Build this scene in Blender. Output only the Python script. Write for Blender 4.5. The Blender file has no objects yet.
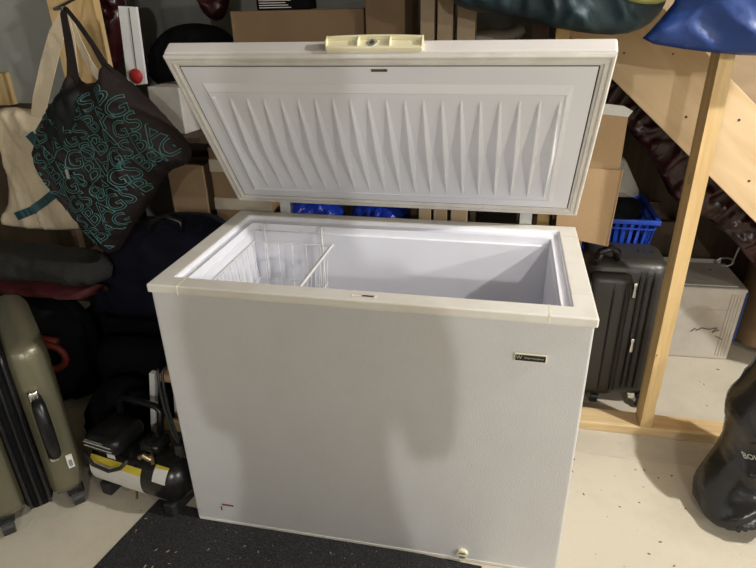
import bpy, bmesh, math, random
from mathutils import Vector, Matrix, noise
from mathutils.geometry import delaunay_2d_cdt
random.seed(7)
S = bpy.context.scene; COL = S.collection
V = Vector; PI = math.pi
# ---------------------------------------------------------------- camera
CP = V((0.319, -1.201, 1.464)); F = 590.12
yaw, pit, rol = [math.radians(a) for a in (-12.379, 25.747, -1.351)]
fw = V((math.sin(yaw)*math.cos(pit), math.cos(yaw)*math.cos(pit), -math.sin(pit)))
r0 = V((math.cos(yaw), -math.sin(yaw), 0)); u0 = r0.cross(fw)
RT = r0*math.cos(rol) + u0*math.sin(rol); UP = u0*math.cos(rol) - r0*math.sin(rol)
cd = bpy.data.cameras.new('camera'); cam = bpy.data.objects.new('camera', cd); COL.objects.link(cam)
cd.sensor_width = 36; cd.lens = F/756*36; cd.clip_start = 0.02; cd.clip_end = 60
cam.matrix_world = Matrix(((RT.x, UP.x, -fw.x, CP.x), (RT.y, UP.y, -fw.y, CP.y), (RT.z, UP.z, -fw.z, CP.z), (0, 0, 0, 1)))
S.camera = cam
def at(px, py, y):                      # the place seen at a pixel, at depth y
    v = fw + RT*((px-378)/F) + UP*((284-py)/F)
    return CP + v*((y-CP.y)/v.y)
# ---------------------------------------------------------------- world, lights, exposure
w = bpy.data.worlds.new('world'); S.world = w; w.use_nodes = True
w.node_tree.nodes['Background'].inputs[0].default_value = (0.75, 0.8, 1, 1)
w.node_tree.nodes['Background'].inputs[1].default_value = 0.045
S.view_settings.view_transform = 'Standard'; S.view_settings.look = 'None'
S.view_settings.exposure = 0.0; S.view_settings.gamma = 1.0; S.view_settings.use_curve_mapping = False
def lamp(name, loc, energy, size, col=(1, 0.99, 0.95)):
    l = bpy.data.lights.new(name, 'POINT'); l.energy = energy; l.shadow_soft_size = size; l.color = col
    o = bpy.data.objects.new(name, l); COL.objects.link(o); o.location = loc; return o
lamp('ceiling_bulb_stairs', (2.1, -0.05, 2.2), 185, 0.035)
lamp('ceiling_bulb_far', (4.2, -3.3, 2.15), 205, 0.07)
lamp('ceiling_bulb_behind', (1.28, -4.0, 2.25), 150, 0.04)
lamp('fill_lamp_left', (-1.2, -4.2, 2.2), 22, 0.05)  # added weak fill for left-facing sides, no known bulb there
# ---------------------------------------------------------------- materials
def nt(name):
    m = bpy.data.materials.new(name); m.use_nodes = True
    n = m.node_tree.nodes; l = m.node_tree.links; return m, n, l, n['Principled BSDF']
def mat(name, col, rough=0.6, var=0.12, scale=6, bump=0.0, bscale=60, metal=0.0, spec=0.5, trans=0, alpha=1.0, stretch=(1, 1, 1), coat=0):
    m, n, l, b = nt(name)
    tc = n.new('ShaderNodeTexCoord'); mp = n.new('ShaderNodeMapping'); mp.inputs['Scale'].default_value = stretch
    l.new(tc.outputs['Object'], mp.inputs[0])
    tx = n.new('ShaderNodeTexNoise'); tx.inputs['Scale'].default_value = scale; tx.inputs['Detail'].default_value = 6
    l.new(mp.outputs[0], tx.inputs['Vector'])
    cr = n.new('ShaderNodeValToRGB'); e = cr.color_ramp.elements
    e[0].position = 0.3; e[1].position = 0.7
    e[0].color = (*[c*(1-var) for c in col], 1); e[1].color = (*[min(1, c*(1+var)) for c in col], 1)
    l.new(tx.outputs['Fac'], cr.inputs[0]); l.new(cr.outputs[0], b.inputs['Base Color'])
    b.inputs['Roughness'].default_value = rough; b.inputs['Metallic'].default_value = metal
    b.inputs['Specular IOR Level'].default_value = spec
    b.inputs['Transmission Weight'].default_value = trans; b.inputs['Alpha'].default_value = alpha
    b.inputs['Coat Weight'].default_value = coat
    if bump:
        t2 = n.new('ShaderNodeTexNoise'); t2.inputs['Scale'].default_value = bscale; t2.inputs['Detail'].default_value = 5
        l.new(mp.outputs[0], t2.inputs['Vector'])
        bp = n.new('ShaderNodeBump'); bp.inputs['Strength'].default_value = bump; bp.inputs['Distance'].default_value = 0.01
        l.new(t2.outputs['Fac'], bp.inputs['Height']); l.new(bp.outputs[0], b.inputs['Normal'])
    return m
def stained(name, col, stain, amount, scale, rough=0.6, bump=0.1, bscale=150, spots=None):
    m, n, l, b = nt(name)
    tc = n.new('ShaderNodeTexCoord')
    t = n.new('ShaderNodeTexNoise'); t.inputs['Scale'].default_value = scale; t.inputs['Detail'].default_value = 10; t.inputs['Roughness'].default_value = 0.65
    l.new(tc.outputs['Object'], t.inputs['Vector'])
    cr = n.new('ShaderNodeValToRGB'); e = cr.color_ramp.elements; e[0].position = 0.45; e[1].position = 0.72
    e[0].color = (*col, 1); e[1].color = (*[a*(1-amount)+s*amount for a, s in zip(col, stain)], 1)
    l.new(t.outputs['Fac'], cr.inputs[0]); last = cr.outputs[0]
    if spots:
        t3 = n.new('ShaderNodeTexNoise'); t3.inputs['Scale'].default_value = spots[1]; t3.inputs['Detail'].default_value = 2
        l.new(tc.outputs['Object'], t3.inputs['Vector'])
        c3 = n.new('ShaderNodeValToRGB'); c3.color_ramp.elements[0].position = spots[2]; c3.color_ramp.elements[1].position = spots[2]+0.02
        l.new(t3.outputs['Fac'], c3.inputs[0])
        mx = n.new('ShaderNodeMix'); mx.data_type = 'RGBA'; l.new(c3.outputs[0], mx.inputs['Factor'])
        l.new(last, mx.inputs['A']); mx.inputs['B'].default_value = (*spots[0], 1); last = mx.outputs['Result']
    l.new(last, b.inputs['Base Color']); b.inputs['Roughness'].default_value = rough
    t2 = n.new('ShaderNodeTexNoise'); t2.inputs['Scale'].default_value = bscale; t2.inputs['Detail'].default_value = 4
    l.new(tc.outputs['Object'], t2.inputs['Vector'])
    bp = n.new('ShaderNodeBump'); bp.inputs['Strength'].default_value = bump; bp.inputs['Distance'].default_value = 0.005
    l.new(t2.outputs['Fac'], bp.inputs['Height']); l.new(bp.outputs[0], b.inputs['Normal'])
    return m
def wood(name, col, dark, stretch=(12, 12, 1), scale=2.5, rot=(0, 0, 0)):
    m, n, l, b = nt(name)
    tc = n.new('ShaderNodeTexCoord')
    mr = n.new('ShaderNodeMapping'); mr.inputs['Rotation'].default_value = rot; l.new(tc.outputs['Object'], mr.inputs[0])
    mp = n.new('ShaderNodeMapping'); mp.inputs['Scale'].default_value = stretch; l.new(mr.outputs[0], mp.inputs[0])
    t = n.new('ShaderNodeTexNoise'); t.inputs['Scale'].default_value = scale; t.inputs['Detail'].default_value = 8; t.inputs['Distortion'].default_value = 0.6
    l.new(mp.outputs[0], t.inputs['Vector'])
    cr = n.new('ShaderNodeValToRGB'); e = cr.color_ramp.elements; e[0].position = 0.25; e[1].position = 0.6
    e[0].color = (*dark, 1); e[1].color = (*col, 1); l.new(t.outputs['Fac'], cr.inputs[0])
    l.new(cr.outputs[0], b.inputs['Base Color']); b.inputs['Roughness'].default_value = 0.65
    bp = n.new('ShaderNodeBump'); bp.inputs['Strength'].default_value = 0.15; bp.inputs['Distance'].default_value = 0.004
    l.new(t.outputs['Fac'], bp.inputs['Height']); l.new(bp.outputs[0], b.inputs['Normal'])
    return m
M = dict(
 concrete=stained('concrete', (0.62, 0.57, 0.46), (0.44, 0.385, 0.29), 0.5, 3.0, 0.8, 0.35, 60, ((0.2, 0.14, 0.08), 26, 0.73)),
 wallgrey=stained('wall_grey', (0.30, 0.30, 0.28), (0.2, 0.2, 0.18), 0.5, 2, 0.9, 0.3, 40),
 ceil=mat('ceiling_boards', (0.16, 0.12, 0.08), 0.9),
 enamel=stained('white_enamel', (0.63, 0.63, 0.635), (0.58, 0.565, 0.555), 0.5, 7, 0.38, 0.25, 260),
 rim=stained('cream_plastic_rim', (0.79, 0.765, 0.705), (0.66, 0.62, 0.52), 0.6, 9, 0.42, 0.03, 120),
 seam=mat('seam_caulk', (0.85, 0.8, 0.6), 0.5),
 liner=mat('white_liner', (0.90, 0.905, 0.97), 0.4, 0.02),
 lidin=mat('lid_plastic', (0.73, 0.73, 0.755), 0.22, 0.01, 4),
 gasket=mat('gasket_vinyl', (0.64, 0.61, 0.56), 0.5, 0.08, 20),
 darkline=mat('gasket_gap', (0.05, 0.045, 0.04), 0.8),
 lidshell=mat('lid_enamel', (0.74, 0.71, 0.69), 0.4, 0.03),
 cream=mat('aged_cream_plastic', (0.80, 0.75, 0.52), 0.4, 0.05),
 black=mat('black_plastic', (0.008, 0.008, 0.009), 0.35, 0.1),
 blackm=mat('black_metal', (0.010, 0.010, 0.010), 0.25, 0.1),
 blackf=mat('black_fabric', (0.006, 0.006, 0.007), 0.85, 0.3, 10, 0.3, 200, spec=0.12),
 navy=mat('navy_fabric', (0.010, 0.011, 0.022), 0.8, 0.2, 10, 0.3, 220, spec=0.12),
 greyf=mat('grey_fabric', (0.018, 0.0165, 0.015), 0.9, 0.25, 8, 0.3, 120),
 redf=mat('dark_red_fabric', (0.07, 0.006, 0.009), 0.8, 0.3, 8, 0.3, 120),
 redp=stained('red_plastic_sheet', (0.035, 0.004, 0.005), (0.010, 0.006, 0.005), 0.95, 9, 0.32, 0.5, 16),
 orange=mat('orange_red_plastic', (0.15, 0.018, 0.008), 0.6),
 olive=mat('olive_shell', (0.165, 0.155, 0.10), 0.33, 0.04, 5, 0.05, 120, 0.35),
 chrome=mat('chrome', (0.75, 0.72, 0.66), 0.25, 0.05, metal=1),
 brass=mat('brass', (0.4, 0.33, 0.2), 0.35, 0.1, metal=1),
 steel=mat('galvanised_steel', (0.6, 0.6, 0.58), 0.4, 0.1, metal=0.8),
 white=mat('white_paint', (0.78, 0.78, 0.77), 0.5, 0.06),
 paper=mat('label_paper', (0.65, 0.64, 0.6), 0.7, 0.05),
 yellow=mat('label_yellow', (0.62, 0.5, 0.05), 0.6),
 card=mat('cardboard', (0.42, 0.28, 0.15), 0.85, 0.06, 6, 0.1, 120),
 cardd=mat('cardboard_brown', (0.23, 0.15, 0.08), 0.85, 0.08, 6, 0.1, 120),
 cardw=stained('worn_white_cardboard', (0.54, 0.50, 0.44), (0.36, 0.30, 0.24), 0.6, 5, 0.85, 0.4, 30, ((0.14, 0.1, 0.09), 14, 0.72)),
 tape=mat('packing_tape', (0.42, 0.36, 0.28), 0.3, 0.1),
 pine=wood('pine', (0.70, 0.50, 0.24), (0.52, 0.33, 0.13)),
 pinep=wood('pine_plate', (0.74, 0.56, 0.31), (0.56, 0.37, 0.17), (1, 12, 12)),
 ply=wood('stair_board', (0.66, 0.49, 0.29), (0.52, 0.35, 0.18), (1.2, 8, 8), 1.6, (0, math.radians(-41), 0)),
 plym=wood('panel_wood', (0.36, 0.27, 0.17), (0.30, 0.21, 0.12), (1.2, 6, 6), 1.6),
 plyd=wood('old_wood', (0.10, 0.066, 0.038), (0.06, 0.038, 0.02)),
 blue=mat('blue_basket_plastic', (0.015, 0.06, 0.42), 0.35, 0.1),
 bluebag=mat('blue_nylon', (0.007, 0.040, 0.20), 0.45, 0.15, 3, 0.15, 30),
 bluecr=mat('blue_crinkle_plastic', (0.01, 0.03, 0.28), 0.2, 0.4, 30, 0.8, 45),
 teal=mat('dark_teal_nylon', (0.018, 0.040, 0.052), 0.55, 0.4, 8, 0.35, 25),
 lime=mat('pale_lime_nylon', (0.6, 0.62, 0.2), 0.5),
 canvas=mat('natural_canvas', (0.62, 0.52, 0.37), 0.9, 0.1, 8, 0.25, 300),
 tealband=mat('teal_ribbon', (0.01, 0.06, 0.075), 0.6),
 patt=mat('brown_nylon', (0.018, 0.0125, 0.012), 0.65, 0.3, 9, 0.2, 80, spec=0.25),
 pattd=mat('dark_nylon', (0.006, 0.007, 0.009), 0.6, 0.3, 9, 0.2, 80, spec=0.25),
 tealp=mat('teal_print', (0.06, 0.17, 0.165), 0.6, 0.2, 20),
 garb=mat('black_garbage_plastic', (0.014, 0.014, 0.014), 0.25, 0.2, 6, 0.4, 18),
 charcoal=mat('charcoal_shell', (0.034, 0.031, 0.027), 0.38, 0.1, 8, 0.1, 90),
 matt=stained('mat_pile', (0.010, 0.010, 0.012), (0.075, 0.075, 0.08), 0.9, 260, 0.95, 1.0, 200),
 chip=mat('wood_chips', (0.42, 0.30, 0.18), 0.9),
 redd=mat('red_knob', (0.42, 0.02, 0.02), 0.5),
 rust=mat('rust', (0.22, 0.08, 0.03), 0.9),
 cord=mat('black_rubber', (0.02, 0.02, 0.02), 0.5),
 greyboard=mat('grey_board', (0.34, 0.345, 0.32), 0.75, 0.05, 3),
 skin=mat('skin', (0.55, 0.35, 0.26), 0.55), shirt=mat('dark_shirt', (0.06, 0.07, 0.09), 0.9), jeans=mat('jeans', (0.04, 0.06, 0.12), 0.9), hair=mat('hair', (0.03, 0.02, 0.015), 0.7),
)
# clear polythene
m, n, l, b = nt('clear_polythene'); b.inputs['Base Color'].default_value = (0.8, 0.76, 0.66, 1); b.inputs['Roughness'].default_value = 0.2
b.inputs['Alpha'].default_value = 0.28
t = n.new('ShaderNodeTexNoise'); t.inputs['Scale'].default_value = 14; bp = n.new('ShaderNodeBump'); bp.inputs['Strength'].default_value = 0.6; bp.inputs['Distance'].default_value = 0.02
l.new(t.outputs['Fac'], bp.inputs['Height']); l.new(bp.outputs[0], b.inputs['Normal']); M['poly'] = m
# ---------------------------------------------------------------- helpers
ORG = {}
def obj(name, bm, m, parent=None, label=None, smooth=False, cat=None, group=None, kind=None, bev=0, sub=0, ang=None):
    me = bpy.data.meshes.new(name)
    bmesh.ops.recalc_face_normals(bm, faces=bm.faces[:])
    if parent is None:
        xs = [v.co for v in bm.verts]
        o3 = V(((min(v.x for v in xs)+max(v.x for v in xs))/2, (min(v.y for v in xs)+max(v.y for v in xs))/2, min(v.z for v in xs)))
    else:
        xs = [v.co for v in bm.verts]; o3 = sum(xs, V())/len(xs)
    bmesh.ops.translate(bm, verts=bm.verts, vec=-o3)
    bm.to_mesh(me); bm.free()
    o = bpy.data.objects.new(name, me); COL.objects.link(o)
    ms = m if isinstance(m, (list, tuple)) else [m]
    for q in ms: me.materials.append(M[q] if isinstance(q, str) else q)
    if smooth:
        for p in me.polygons: p.use_smooth = True
        if ang: 
            try: me.set_sharp_from_angle(angle=math.radians(ang))
            except Exception: pass
    ORG[o.name] = o3
    if parent is not None:
        o.parent = parent; o.location = o3-ORG[parent.name]
    else: o.location = o3
    if label: o['label'] = label
    if cat: o['category'] = cat
    if group: o['group'] = group
    if kind: o['kind'] = kind
    if bev:
        md = o.modifiers.new('bevel', 'BEVEL'); md.width = bev; md.segments = 3; md.limit_method = 'ANGLE'
    if sub:
        md = o.modifiers.new('sub', 'SUBSURF'); md.levels = sub; md.render_levels = sub
    return o
def thing(name, loc, label, cat, group=None):
    o = bpy.data.objects.new(name, None); COL.objects.link(o); o.location = loc; o.empty_display_size = 0.05
    o['label'] = label; o['category'] = cat
    if group: o['group'] = group
    ORG[o.name] = V(loc); return o
def B(): return bmesh.new()
def box(bm, x0, x1, y0, y1, z0, z1, mtx=None, mi=0):
    vs = [bm.verts.new((x, y, z)) for x in (x0, x1) for y in (y0, y1) for z in (z0, z1)]
    fs = [bm.faces.new([vs[i] for i in f]) for f in ((0, 1, 3, 2), (4, 6, 7, 5), (0, 4, 5, 1), (2, 3, 7, 6), (0, 2, 6, 4), (1, 5, 7, 3))]
    for f in fs: f.material_index = mi
    if mtx is not None: bmesh.ops.transform(bm, matrix=mtx, verts=vs)
    return vs
def rbox(bm, x0, x1, y0, y1, z0, z1, r, seg=4, mtx=None):
    b2 = bmesh.new(); box(b2, x0, x1, y0, y1, z0, z1)
    bmesh.ops.bevel(b2, geom=b2.edges[:]+b2.verts[:], offset=r, segments=seg, profile=0.5, affect='EDGES')
    if mtx is not None: bmesh.ops.transform(b2, matrix=mtx, verts=b2.verts)
    add(bm, b2)
def add(bm, b2):
    me = bpy.data.meshes.new('t'); b2.to_mesh(me); b2.free(); bm.from_mesh(me); bpy.data.meshes.remove(me)
def tube(bm, pts, r, seg=8, closed=False, caps=True):
    pts = [V(p) for p in pts]; n_ = len(pts); rings = []
    prev = None
    for i, p in enumerate(pts):
        if closed: d = pts[(i+1) % n_]-pts[i-1]
        else: d = pts[min(i+1, n_-1)]-pts[max(i-1, 0)]
        d.normalize()
        a = (V((0, 0, 1)) if abs(d.z) < 0.9 else V((1, 0, 0))) if prev is None else prev
        s = d.cross(a); s = s.normalized() if s.length > 1e-6 else d.orthogonal().normalized()
        t_ = s.cross(d).normalized(); prev = t_
        rr = r[i] if isinstance(r, (list, tuple)) else r
        rings.append([bm.verts.new(p+s*math.cos(2*PI*k/seg)*rr+t_*math.sin(2*PI*k/seg)*rr) for k in range(seg)])
    for i in range(n_ if closed else n_-1):
        A, C = rings[i], rings[(i+1) % n_]
        for k in range(seg): bm.faces.new((A[k], A[(k+1) % seg], C[(k+1) % seg], C[k]))
    if not closed and caps: bm.faces.new(rings[0][::-1]); bm.faces.new(rings[-1])
def cyl(bm, p0, p1, r, seg=24):
    tube(bm, [p0, p1], r, seg)
def prism(bm, poly, d0, d1, axis='y'):       # poly in the plane across the axis
    def P(a, c, d): return {'y': (a, d, c), 'x': (d, a, c), 'z': (a, c, d)}[axis]
    A = [bm.verts.new(P(a, c, d0)) for a, c in poly]; C = [bm.verts.new(P(a, c, d1)) for a, c in poly]
    bm.faces.new(A); bm.faces.new(C[::-1]); k = len(poly)
    for i in range(k): bm.faces.new((A[i], A[(i+1) % k], C[(i+1) % k], C[i]))
def smooth_loop(pts, it=2):
    for _ in range(it):
        q = []
        for i in range(len(pts)):
            a, b_ = pts[i], pts[(i+1) % len(pts)]
            q += [(a[0]*.75+b_[0]*.25, a[1]*.75+b_[1]*.25), (a[0]*.25+b_[0]*.75, a[1]*.25+b_[1]*.75)]
        pts = q
    return pts
def inside(p, poly):
    c = False; j = len(poly)-1
    for i in range(len(poly)):
        a, b_ = poly[i], poly[j]
        if (a[1] > p[1]) != (b_[1] > p[1]) and p[0] < (b_[0]-a[0])*(p[1]-a[1])/(b_[1]-a[1])+a[0]: c = not c
        j = i
    return c
def edge_dist(p, poly):
    best = 9; k = len(poly)
    for i in range(k):
        a, b_ = poly[i], poly[(i+1) % k]
        dx, dy = b_[0]-a[0], b_[1]-a[1]; L = dx*dx+dy*dy
        t_ = 0 if L == 0 else max(0, min(1, ((p[0]-a[0])*dx+(p[1]-a[1])*dy)/L))
        best = min(best, math.hypot(p[0]-a[0]-t_*dx, p[1]-a[1]-t_*dy))
    return best
class Soft:
    """a stuffed or hanging fabric body: an outline in a vertical plane, swollen front and back, with folds"""
    def __init__(s, poly, y0, front, back, rim=0.06, step=0.016, fold=0.006, fscale=(14, 5), seed=0, it=2, shear=0.0, zmin=None, dirf=(1, 0)):
        s.poly = smooth_loop([(p[0], p[1]) for p in poly], it); s.y0 = y0; s.f = front; s.b = back; s.rim = rim; s.step = step
        s.fold = fold; s.fs = fscale; s.seed = seed; s.shear = shear; s.zmin = zmin; s.d = dirf
        s.cz = sum(p[1] for p in s.poly)/len(s.poly)
    def h(s, x, z):
        if not inside((x, z), s.poly): return 0
        d = min(edge_dist((x, z), s.poly)/s.rim, 1); return math.sqrt(max(0, 1-(1-d)**2))
    def wr(s, x, z):
        c, n_ = s.d; a = x*c+z*n_; b_ = -x*n_+z*c
        v = V((a*s.fs[0]+s.seed*7.3, b_*s.fs[1], s.seed*3.1))
        n1 = noise.noise(v*0.45+V((9, 2, 4))); n2 = noise.noise(v*0.7+V((1, 8, 3)))
        v2 = v+V((n1*1.1, n2*1.1, 0))
        c1 = max(0, 1-abs(noise.noise(v2))*2.6)**2; c2 = max(0, 1-abs(noise.noise(v2*2.1+V((5, 5, 5))))*2.6)**2
        return (c1*0.95+c2*0.45+n1*0.9-0.35)*s.fold*1.35
    def fy(s, x, z):
        k = s.h(x, z); return s.y0+s.shear*(z-s.cz)-s.f*k-s.wr(x, z)*min(1, k*1.6)
    def mesh(s):
        P = [V(p) for p in s.poly]; nb = len(P)
        edges = [(i, (i+1) % nb) for i in range(nb)]
        x0, x1 = min(p.x for p in P), max(p.x for p in P); z0, z1 = min(p.y for p in P), max(p.y for p in P)
        z = z0; row = 0
        while z < z1:
            x = x0+(s.step/2 if row % 2 else 0)
            while x < x1:
                if inside((x, z), s.poly) and edge_dist((x, z), s.poly) > s.step*0.5: P.append(V((x, z)))
                x += s.step
            z += s.step*0.87; row += 1
        vs, _, fs, _, _, _ = delaunay_2d_cdt(P, edges, [], 1, 1e-6)
        bm = bmesh.new(); fr = []; bk = []
        for i, p in enumerate(vs):
            k = s.h(p.x, p.y); on = edge_dist((p.x, p.y), s.poly) < 1e-4
            zz = p.y if s.zmin is None else max(p.y, s.zmin)
            sh = s.shear*(p.y-s.cz)
            a = bm.verts.new((p.x, s.y0+sh if on else s.fy(p.x, p.y), zz)); fr.append(a)
            bk.append(a if on else bm.verts.new((p.x, s.y0+sh+s.b*k+s.wr(p.x+3, p.y)*min(1, k)*0.6, zz)))
        for f in fs:
            try: bm.faces.new([fr[i] for i in f])
            except Exception: pass
            if len({bk[i] for i in f} - {fr[i] for i in f}) or True:
                try: bm.faces.new([bk[i] for i in reversed(f)])
                except Exception: pass
        return bm
def pxpoly(pts, y): return [(q.x, q.z) for q in (at(a, b_, y) for a, b_ in pts)]
def text_mesh(body, size, outline=0.0, extrude=0.0):
    cu = bpy.data.curves.new('t', 'FONT'); cu.body = body; cu.size = size; cu.align_x = 'CENTER'; cu.align_y = 'CENTER'
    if outline: cu.fill_mode = 'NONE'; cu.bevel_depth = outline; cu.bevel_resolution = 0; cu.resolution_u = 3
    cu.extrude = extrude
    o = bpy.data.objects.new('t', cu); COL.objects.link(o); bpy.context.view_layer.update()
    me = bpy.data.meshes.new_from_object(o.evaluated_get(bpy.context.evaluated_depsgraph_get()))
    bpy.data.objects.remove(o); bm = bmesh.new(); bm.from_mesh(me); bpy.data.meshes.remove(me); return bm

# ================================================================ SETTING
def struct(name, bm, m): return obj(name, bm, m, kind='structure')
bm = B(); box(bm, -3.2, 5.2, -5.0, 2.25, -0.12, 0); struct('floor', bm, 'concrete')
bm = B(); box(bm, -3.2, 5.2, 2.15, 2.25, 0, 2.45); struct('wall_back', bm, 'wallgrey')
bm = B(); box(bm, -3.2, -3.1, -5.0, 2.15, 0, 2.45); struct('wall_left', bm, 'wallgrey')
bm = B(); box(bm, 5.1, 5.2, -5.0, 2.15, 0, 2.45); struct('wall_right', bm, 'wallgrey')
bm = B(); box(bm, -3.1, 5.1, -5.0, -4.9, 0, 2.45); struct('wall_front', bm, 'wallgrey')
bm = B(); box(bm, -3.2, 5.2, -5.0, 2.25, 2.45, 2.5); struct('ceiling', bm, 'ceil')

# timber partition frame: plate, stud, rail
fr = thing('timber_wall_frame', (0.9, 0.7, 0), 'pale pine open stud frame on the concrete floor right of the freezer', 'timber frame')
bm = B(); box(bm, 0.30, 2.6, 0.662, 0.751, 0.001, 0.039); obj('bottom_plate', bm, 'pinep', fr, bev=0.003)
def rough_stud(x0, x1, y0, y1, z0, z1):
    bm = B(); n_ = 60; rows = []
    for i in range(n_+1):
        z = z0+(z1-z0)*i/n_; k = max(0, noise.noise(V((z*30, 3, 0)))-0.15)*0.012
        rows.append([bm.verts.new(p) for p in ((x0, y0, z), (x1-k*1.2, y0, z), (x1-k, y0+0.012, z), (x1, y1, z), (x0, y1, z))])
    for a, c in zip(rows, rows[1:]):
        for k in range(5): bm.faces.new((a[k], a[(k+1) % 5], c[(k+1) % 5], c[k]))
    bm.faces.new(rows[0]); bm.faces.new(rows[-1]); return bm
obj('stud', rough_stud(0.875, 0.915, 0.664, 0.749, 0.0395, 2.35), 'pine', fr)
bm = B(); box(bm, 0.30, 2.6, 0.662, 0.751, 2.352, 2.39); obj('top_plate', bm, 'pinep', fr)
bm = B(); tube(bm, [(0.882, 0.663, 0.35), (0.8835, 0.658, 0.351)], 0.004, 10); obj('knot', bm, 'pinep', fr)
bm = B()
for k in range(3):
    b2 = text_mesh(['SPF', 'KD-HT', 'S-GRN'][k], 0.011); bmesh.ops.transform(b2, matrix=Matrix.Translation((0.8748, 0.70, 0.965-k*0.011)) @ Matrix.Rotation(-PI/2, 4, 'Z') @ Matrix.Rotation(PI/2, 4, 'X'), verts=b2.verts); add(bm, b2)
obj('grade_stamp', bm, 'black', fr)

# polythene strip in front of the plate
bm = B(); rows = []
for i in range(50):
    x = 0.56+i*0.03
    r = []
    for j in range(9):
        y = 0.530+0.018*noise.noise(V((x*3, 0, 4)))+j*0.0155; z = 0.002+0.004*abs(noise.noise(V((x*9, y*40, 0))))+(0.014*max(0, j-4)/4)
        r.append(bm.verts.new((x, y, z)))
    rows.append(r)
for a, c in zip(rows, rows[1:]):
    for j in range(8): bm.faces.new((a[j], a[j+1], c[j+1], c[j]))
o = obj('polythene_sheet', bm, 'poly', label='clear polythene vapour sheet strip on the floor along the pine plate', cat='plastic sheet', smooth=True)

# staircase
st = thing('staircase', (1.3, 1.5, 0), 'pale wooden staircase descending to the right behind the pine stud', 'stairs')
sl = -0.875; zb = lambda x: 1.19+sl*(x-0.676); zt = lambda x: zb(x)+0.318
xe = 0.676+1.19/0.875
def stringer(y0, y1):
    bm = B(); prism(bm, [(-0.75, zb(-0.75)), (xe, 0.0), (xe+0.36, 0.0), (-0.75, zt(-0.75))][::-1], y0, y1); return bm
# keep below the ceiling
def stringer(y0, y1):
    xa = 0.676-(2.12-1.19)/0.875
    bm = B(); prism(bm, [(xa, 2.12), (xe, 0.0), (xe+0.363, 0.0), (xa, 2.44)], y0, y1); return bm
obj('stringer', stringer(0.985, 1.025), 'ply', st, bev=0.002)
obj('stringer', stringer(1.96, 2.0), 'ply', st)
for k in range(10):
    z = 0.19+k*0.20; x = xe+0.1-k*0.2286+0.0
    bm = B(); box(bm, x-0.25, x+0.02, 1.026, 1.959, z, z+0.03); obj('tread', bm, 'ply', st)
    bm = B(); box(bm, x-0.02, x-0.002, 1.026, 1.959, z-0.168 if k else 0.0, z-0.001); obj('riser', bm, 'ply', st)
bm = B(); prism(bm, [(0.3, 1.82), (0.3, 2.44), (2.6, 2.44), (2.6, 0.35), (2.0, 0.35)], 1.91, 1.93); obj('side_panel', bm, 'plym', st)
bm = B()
for px, py in ((686, 117), (739, 120), (624, 53), (673, 54), (749, 181)):
    q = at(px, py, 0.985); cyl(bm, (q.x, 0.9835, q.z), (q.x, 0.986, q.z), 0.0045 if py not in (53, 54) else 0.003, 12)
obj('screw_hole', bm, 'darkline', st, kind='stuff')

# ================================================================ FREEZER
fz = thing('chest_freezer', (0, 0.294, 0), 'white open chest freezer standing in the middle of the basement floor', 'freezer')
H = 0.824; D = 0.588
def ring(bm, o, i, z0, z1):      # rectangular ring; o, i = (x0,x1,y0,y1)
    def R4(r, z): return [bm.verts.new(p) for p in ((r[0], r[2], z), (r[1], r[2], z), (r[1], r[3], z), (r[0], r[3], z))]
    a, b_, c, d = R4(o, z0), R4(o, z1), R4(i, z1), R4(i, z0)
    for p, q in ((a, b_), (b_, c), (c, d), (d, a)):
        for k in range(4): bm.faces.new((p[k], p[(k+1) % 4], q[(k+1) % 4], q[k]))
OP = (-0.498, 0.497, 0.054, 0.545); LN = (-0.463, 0.470, 0.066, 0.488)
bm = B()
o_ = (-0.544, 0.544, 0.006, 0.582); z0 = 0.002; z1 = 0.8
fpts = []
cs = [(o_[0], o_[2]), (o_[1], o_[2]), (o_[1], o_[3]), (o_[0], o_[3])]
lo = [bm.verts.new((x, y, z0)) for x, y in cs]; hi = [bm.verts.new((x, y, z1)) for x, y in cs]
for k in range(4): bm.faces.new((lo[k], lo[(k+1) % 4], hi[(k+1) % 4], hi[k]))
bm.faces.new(lo)
obj('cabinet', bm, 'enamel', fz, bev=0.006)
bm = B(); ring(bm, (-0.55, 0.55, 0, D), OP, H-0.024, H); ob = obj('rim', bm, 'rim', fz, bev=0.004)
# stepped ledge + liner
bm = B()
def loop(r, z): return [bm.verts.new(p) for p in ((r[0], r[2], z), (r[1], r[2], z), (r[1], r[3], z), (r[0], r[3], z))]
def shr(r, k, back=None): return (r[0]+k, r[1]-k, r[2]+k*0.3, r[3]-k)
L = [loop(OP, H-0.003), loop((OP[0]+0.001, OP[1]-0.001, OP[2]+.001, OP[3]-.001), H-0.014), loop((-0.478, 0.482, 0.060, 0.505), H-0.016),
     loop((-0.476, 0.480, 0.061, 0.503), H-0.009), loop((-0.470, 0.474, 0.063, 0.497), H-0.009), loop((-0.468, 0.472, 0.064, 0.495), H-0.03), loop(LN, H-0.032)]
for a, c in zip(L, L[1:]):
    for k in range(4): bm.faces.new((a[k], a[(k+1) % 4], c[(k+1) % 4], c[k]))
obj('breaker_strip', bm, 'liner', fz)
bm = B()
L = [loop(LN, H-0.032), loop((-0.458, 0.458, 0.071, 0.484), 0.13)]
for k in range(4): bm.faces.new((L[0][k], L[0][(k+1) % 4], L[1][(k+1) % 4], L[1][k]))
bm.faces.new(L[1])
obj('liner', bm, 'liner', fz)
for x in (-0.465, 0.445):
    bm = B(); box(bm, x-0.0012, x+0.0012, -0.0006, 0.053, H-0.0235, H+0.0006); obj('seam', bm, 'seam', fz)
for x in (-0.41, 0.40):
    bm = B(); box(bm, x-0.001, x+0.001, 0.546, D, H-0.01, H+0.0005); obj('seam', bm, 'seam', fz)
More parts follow.
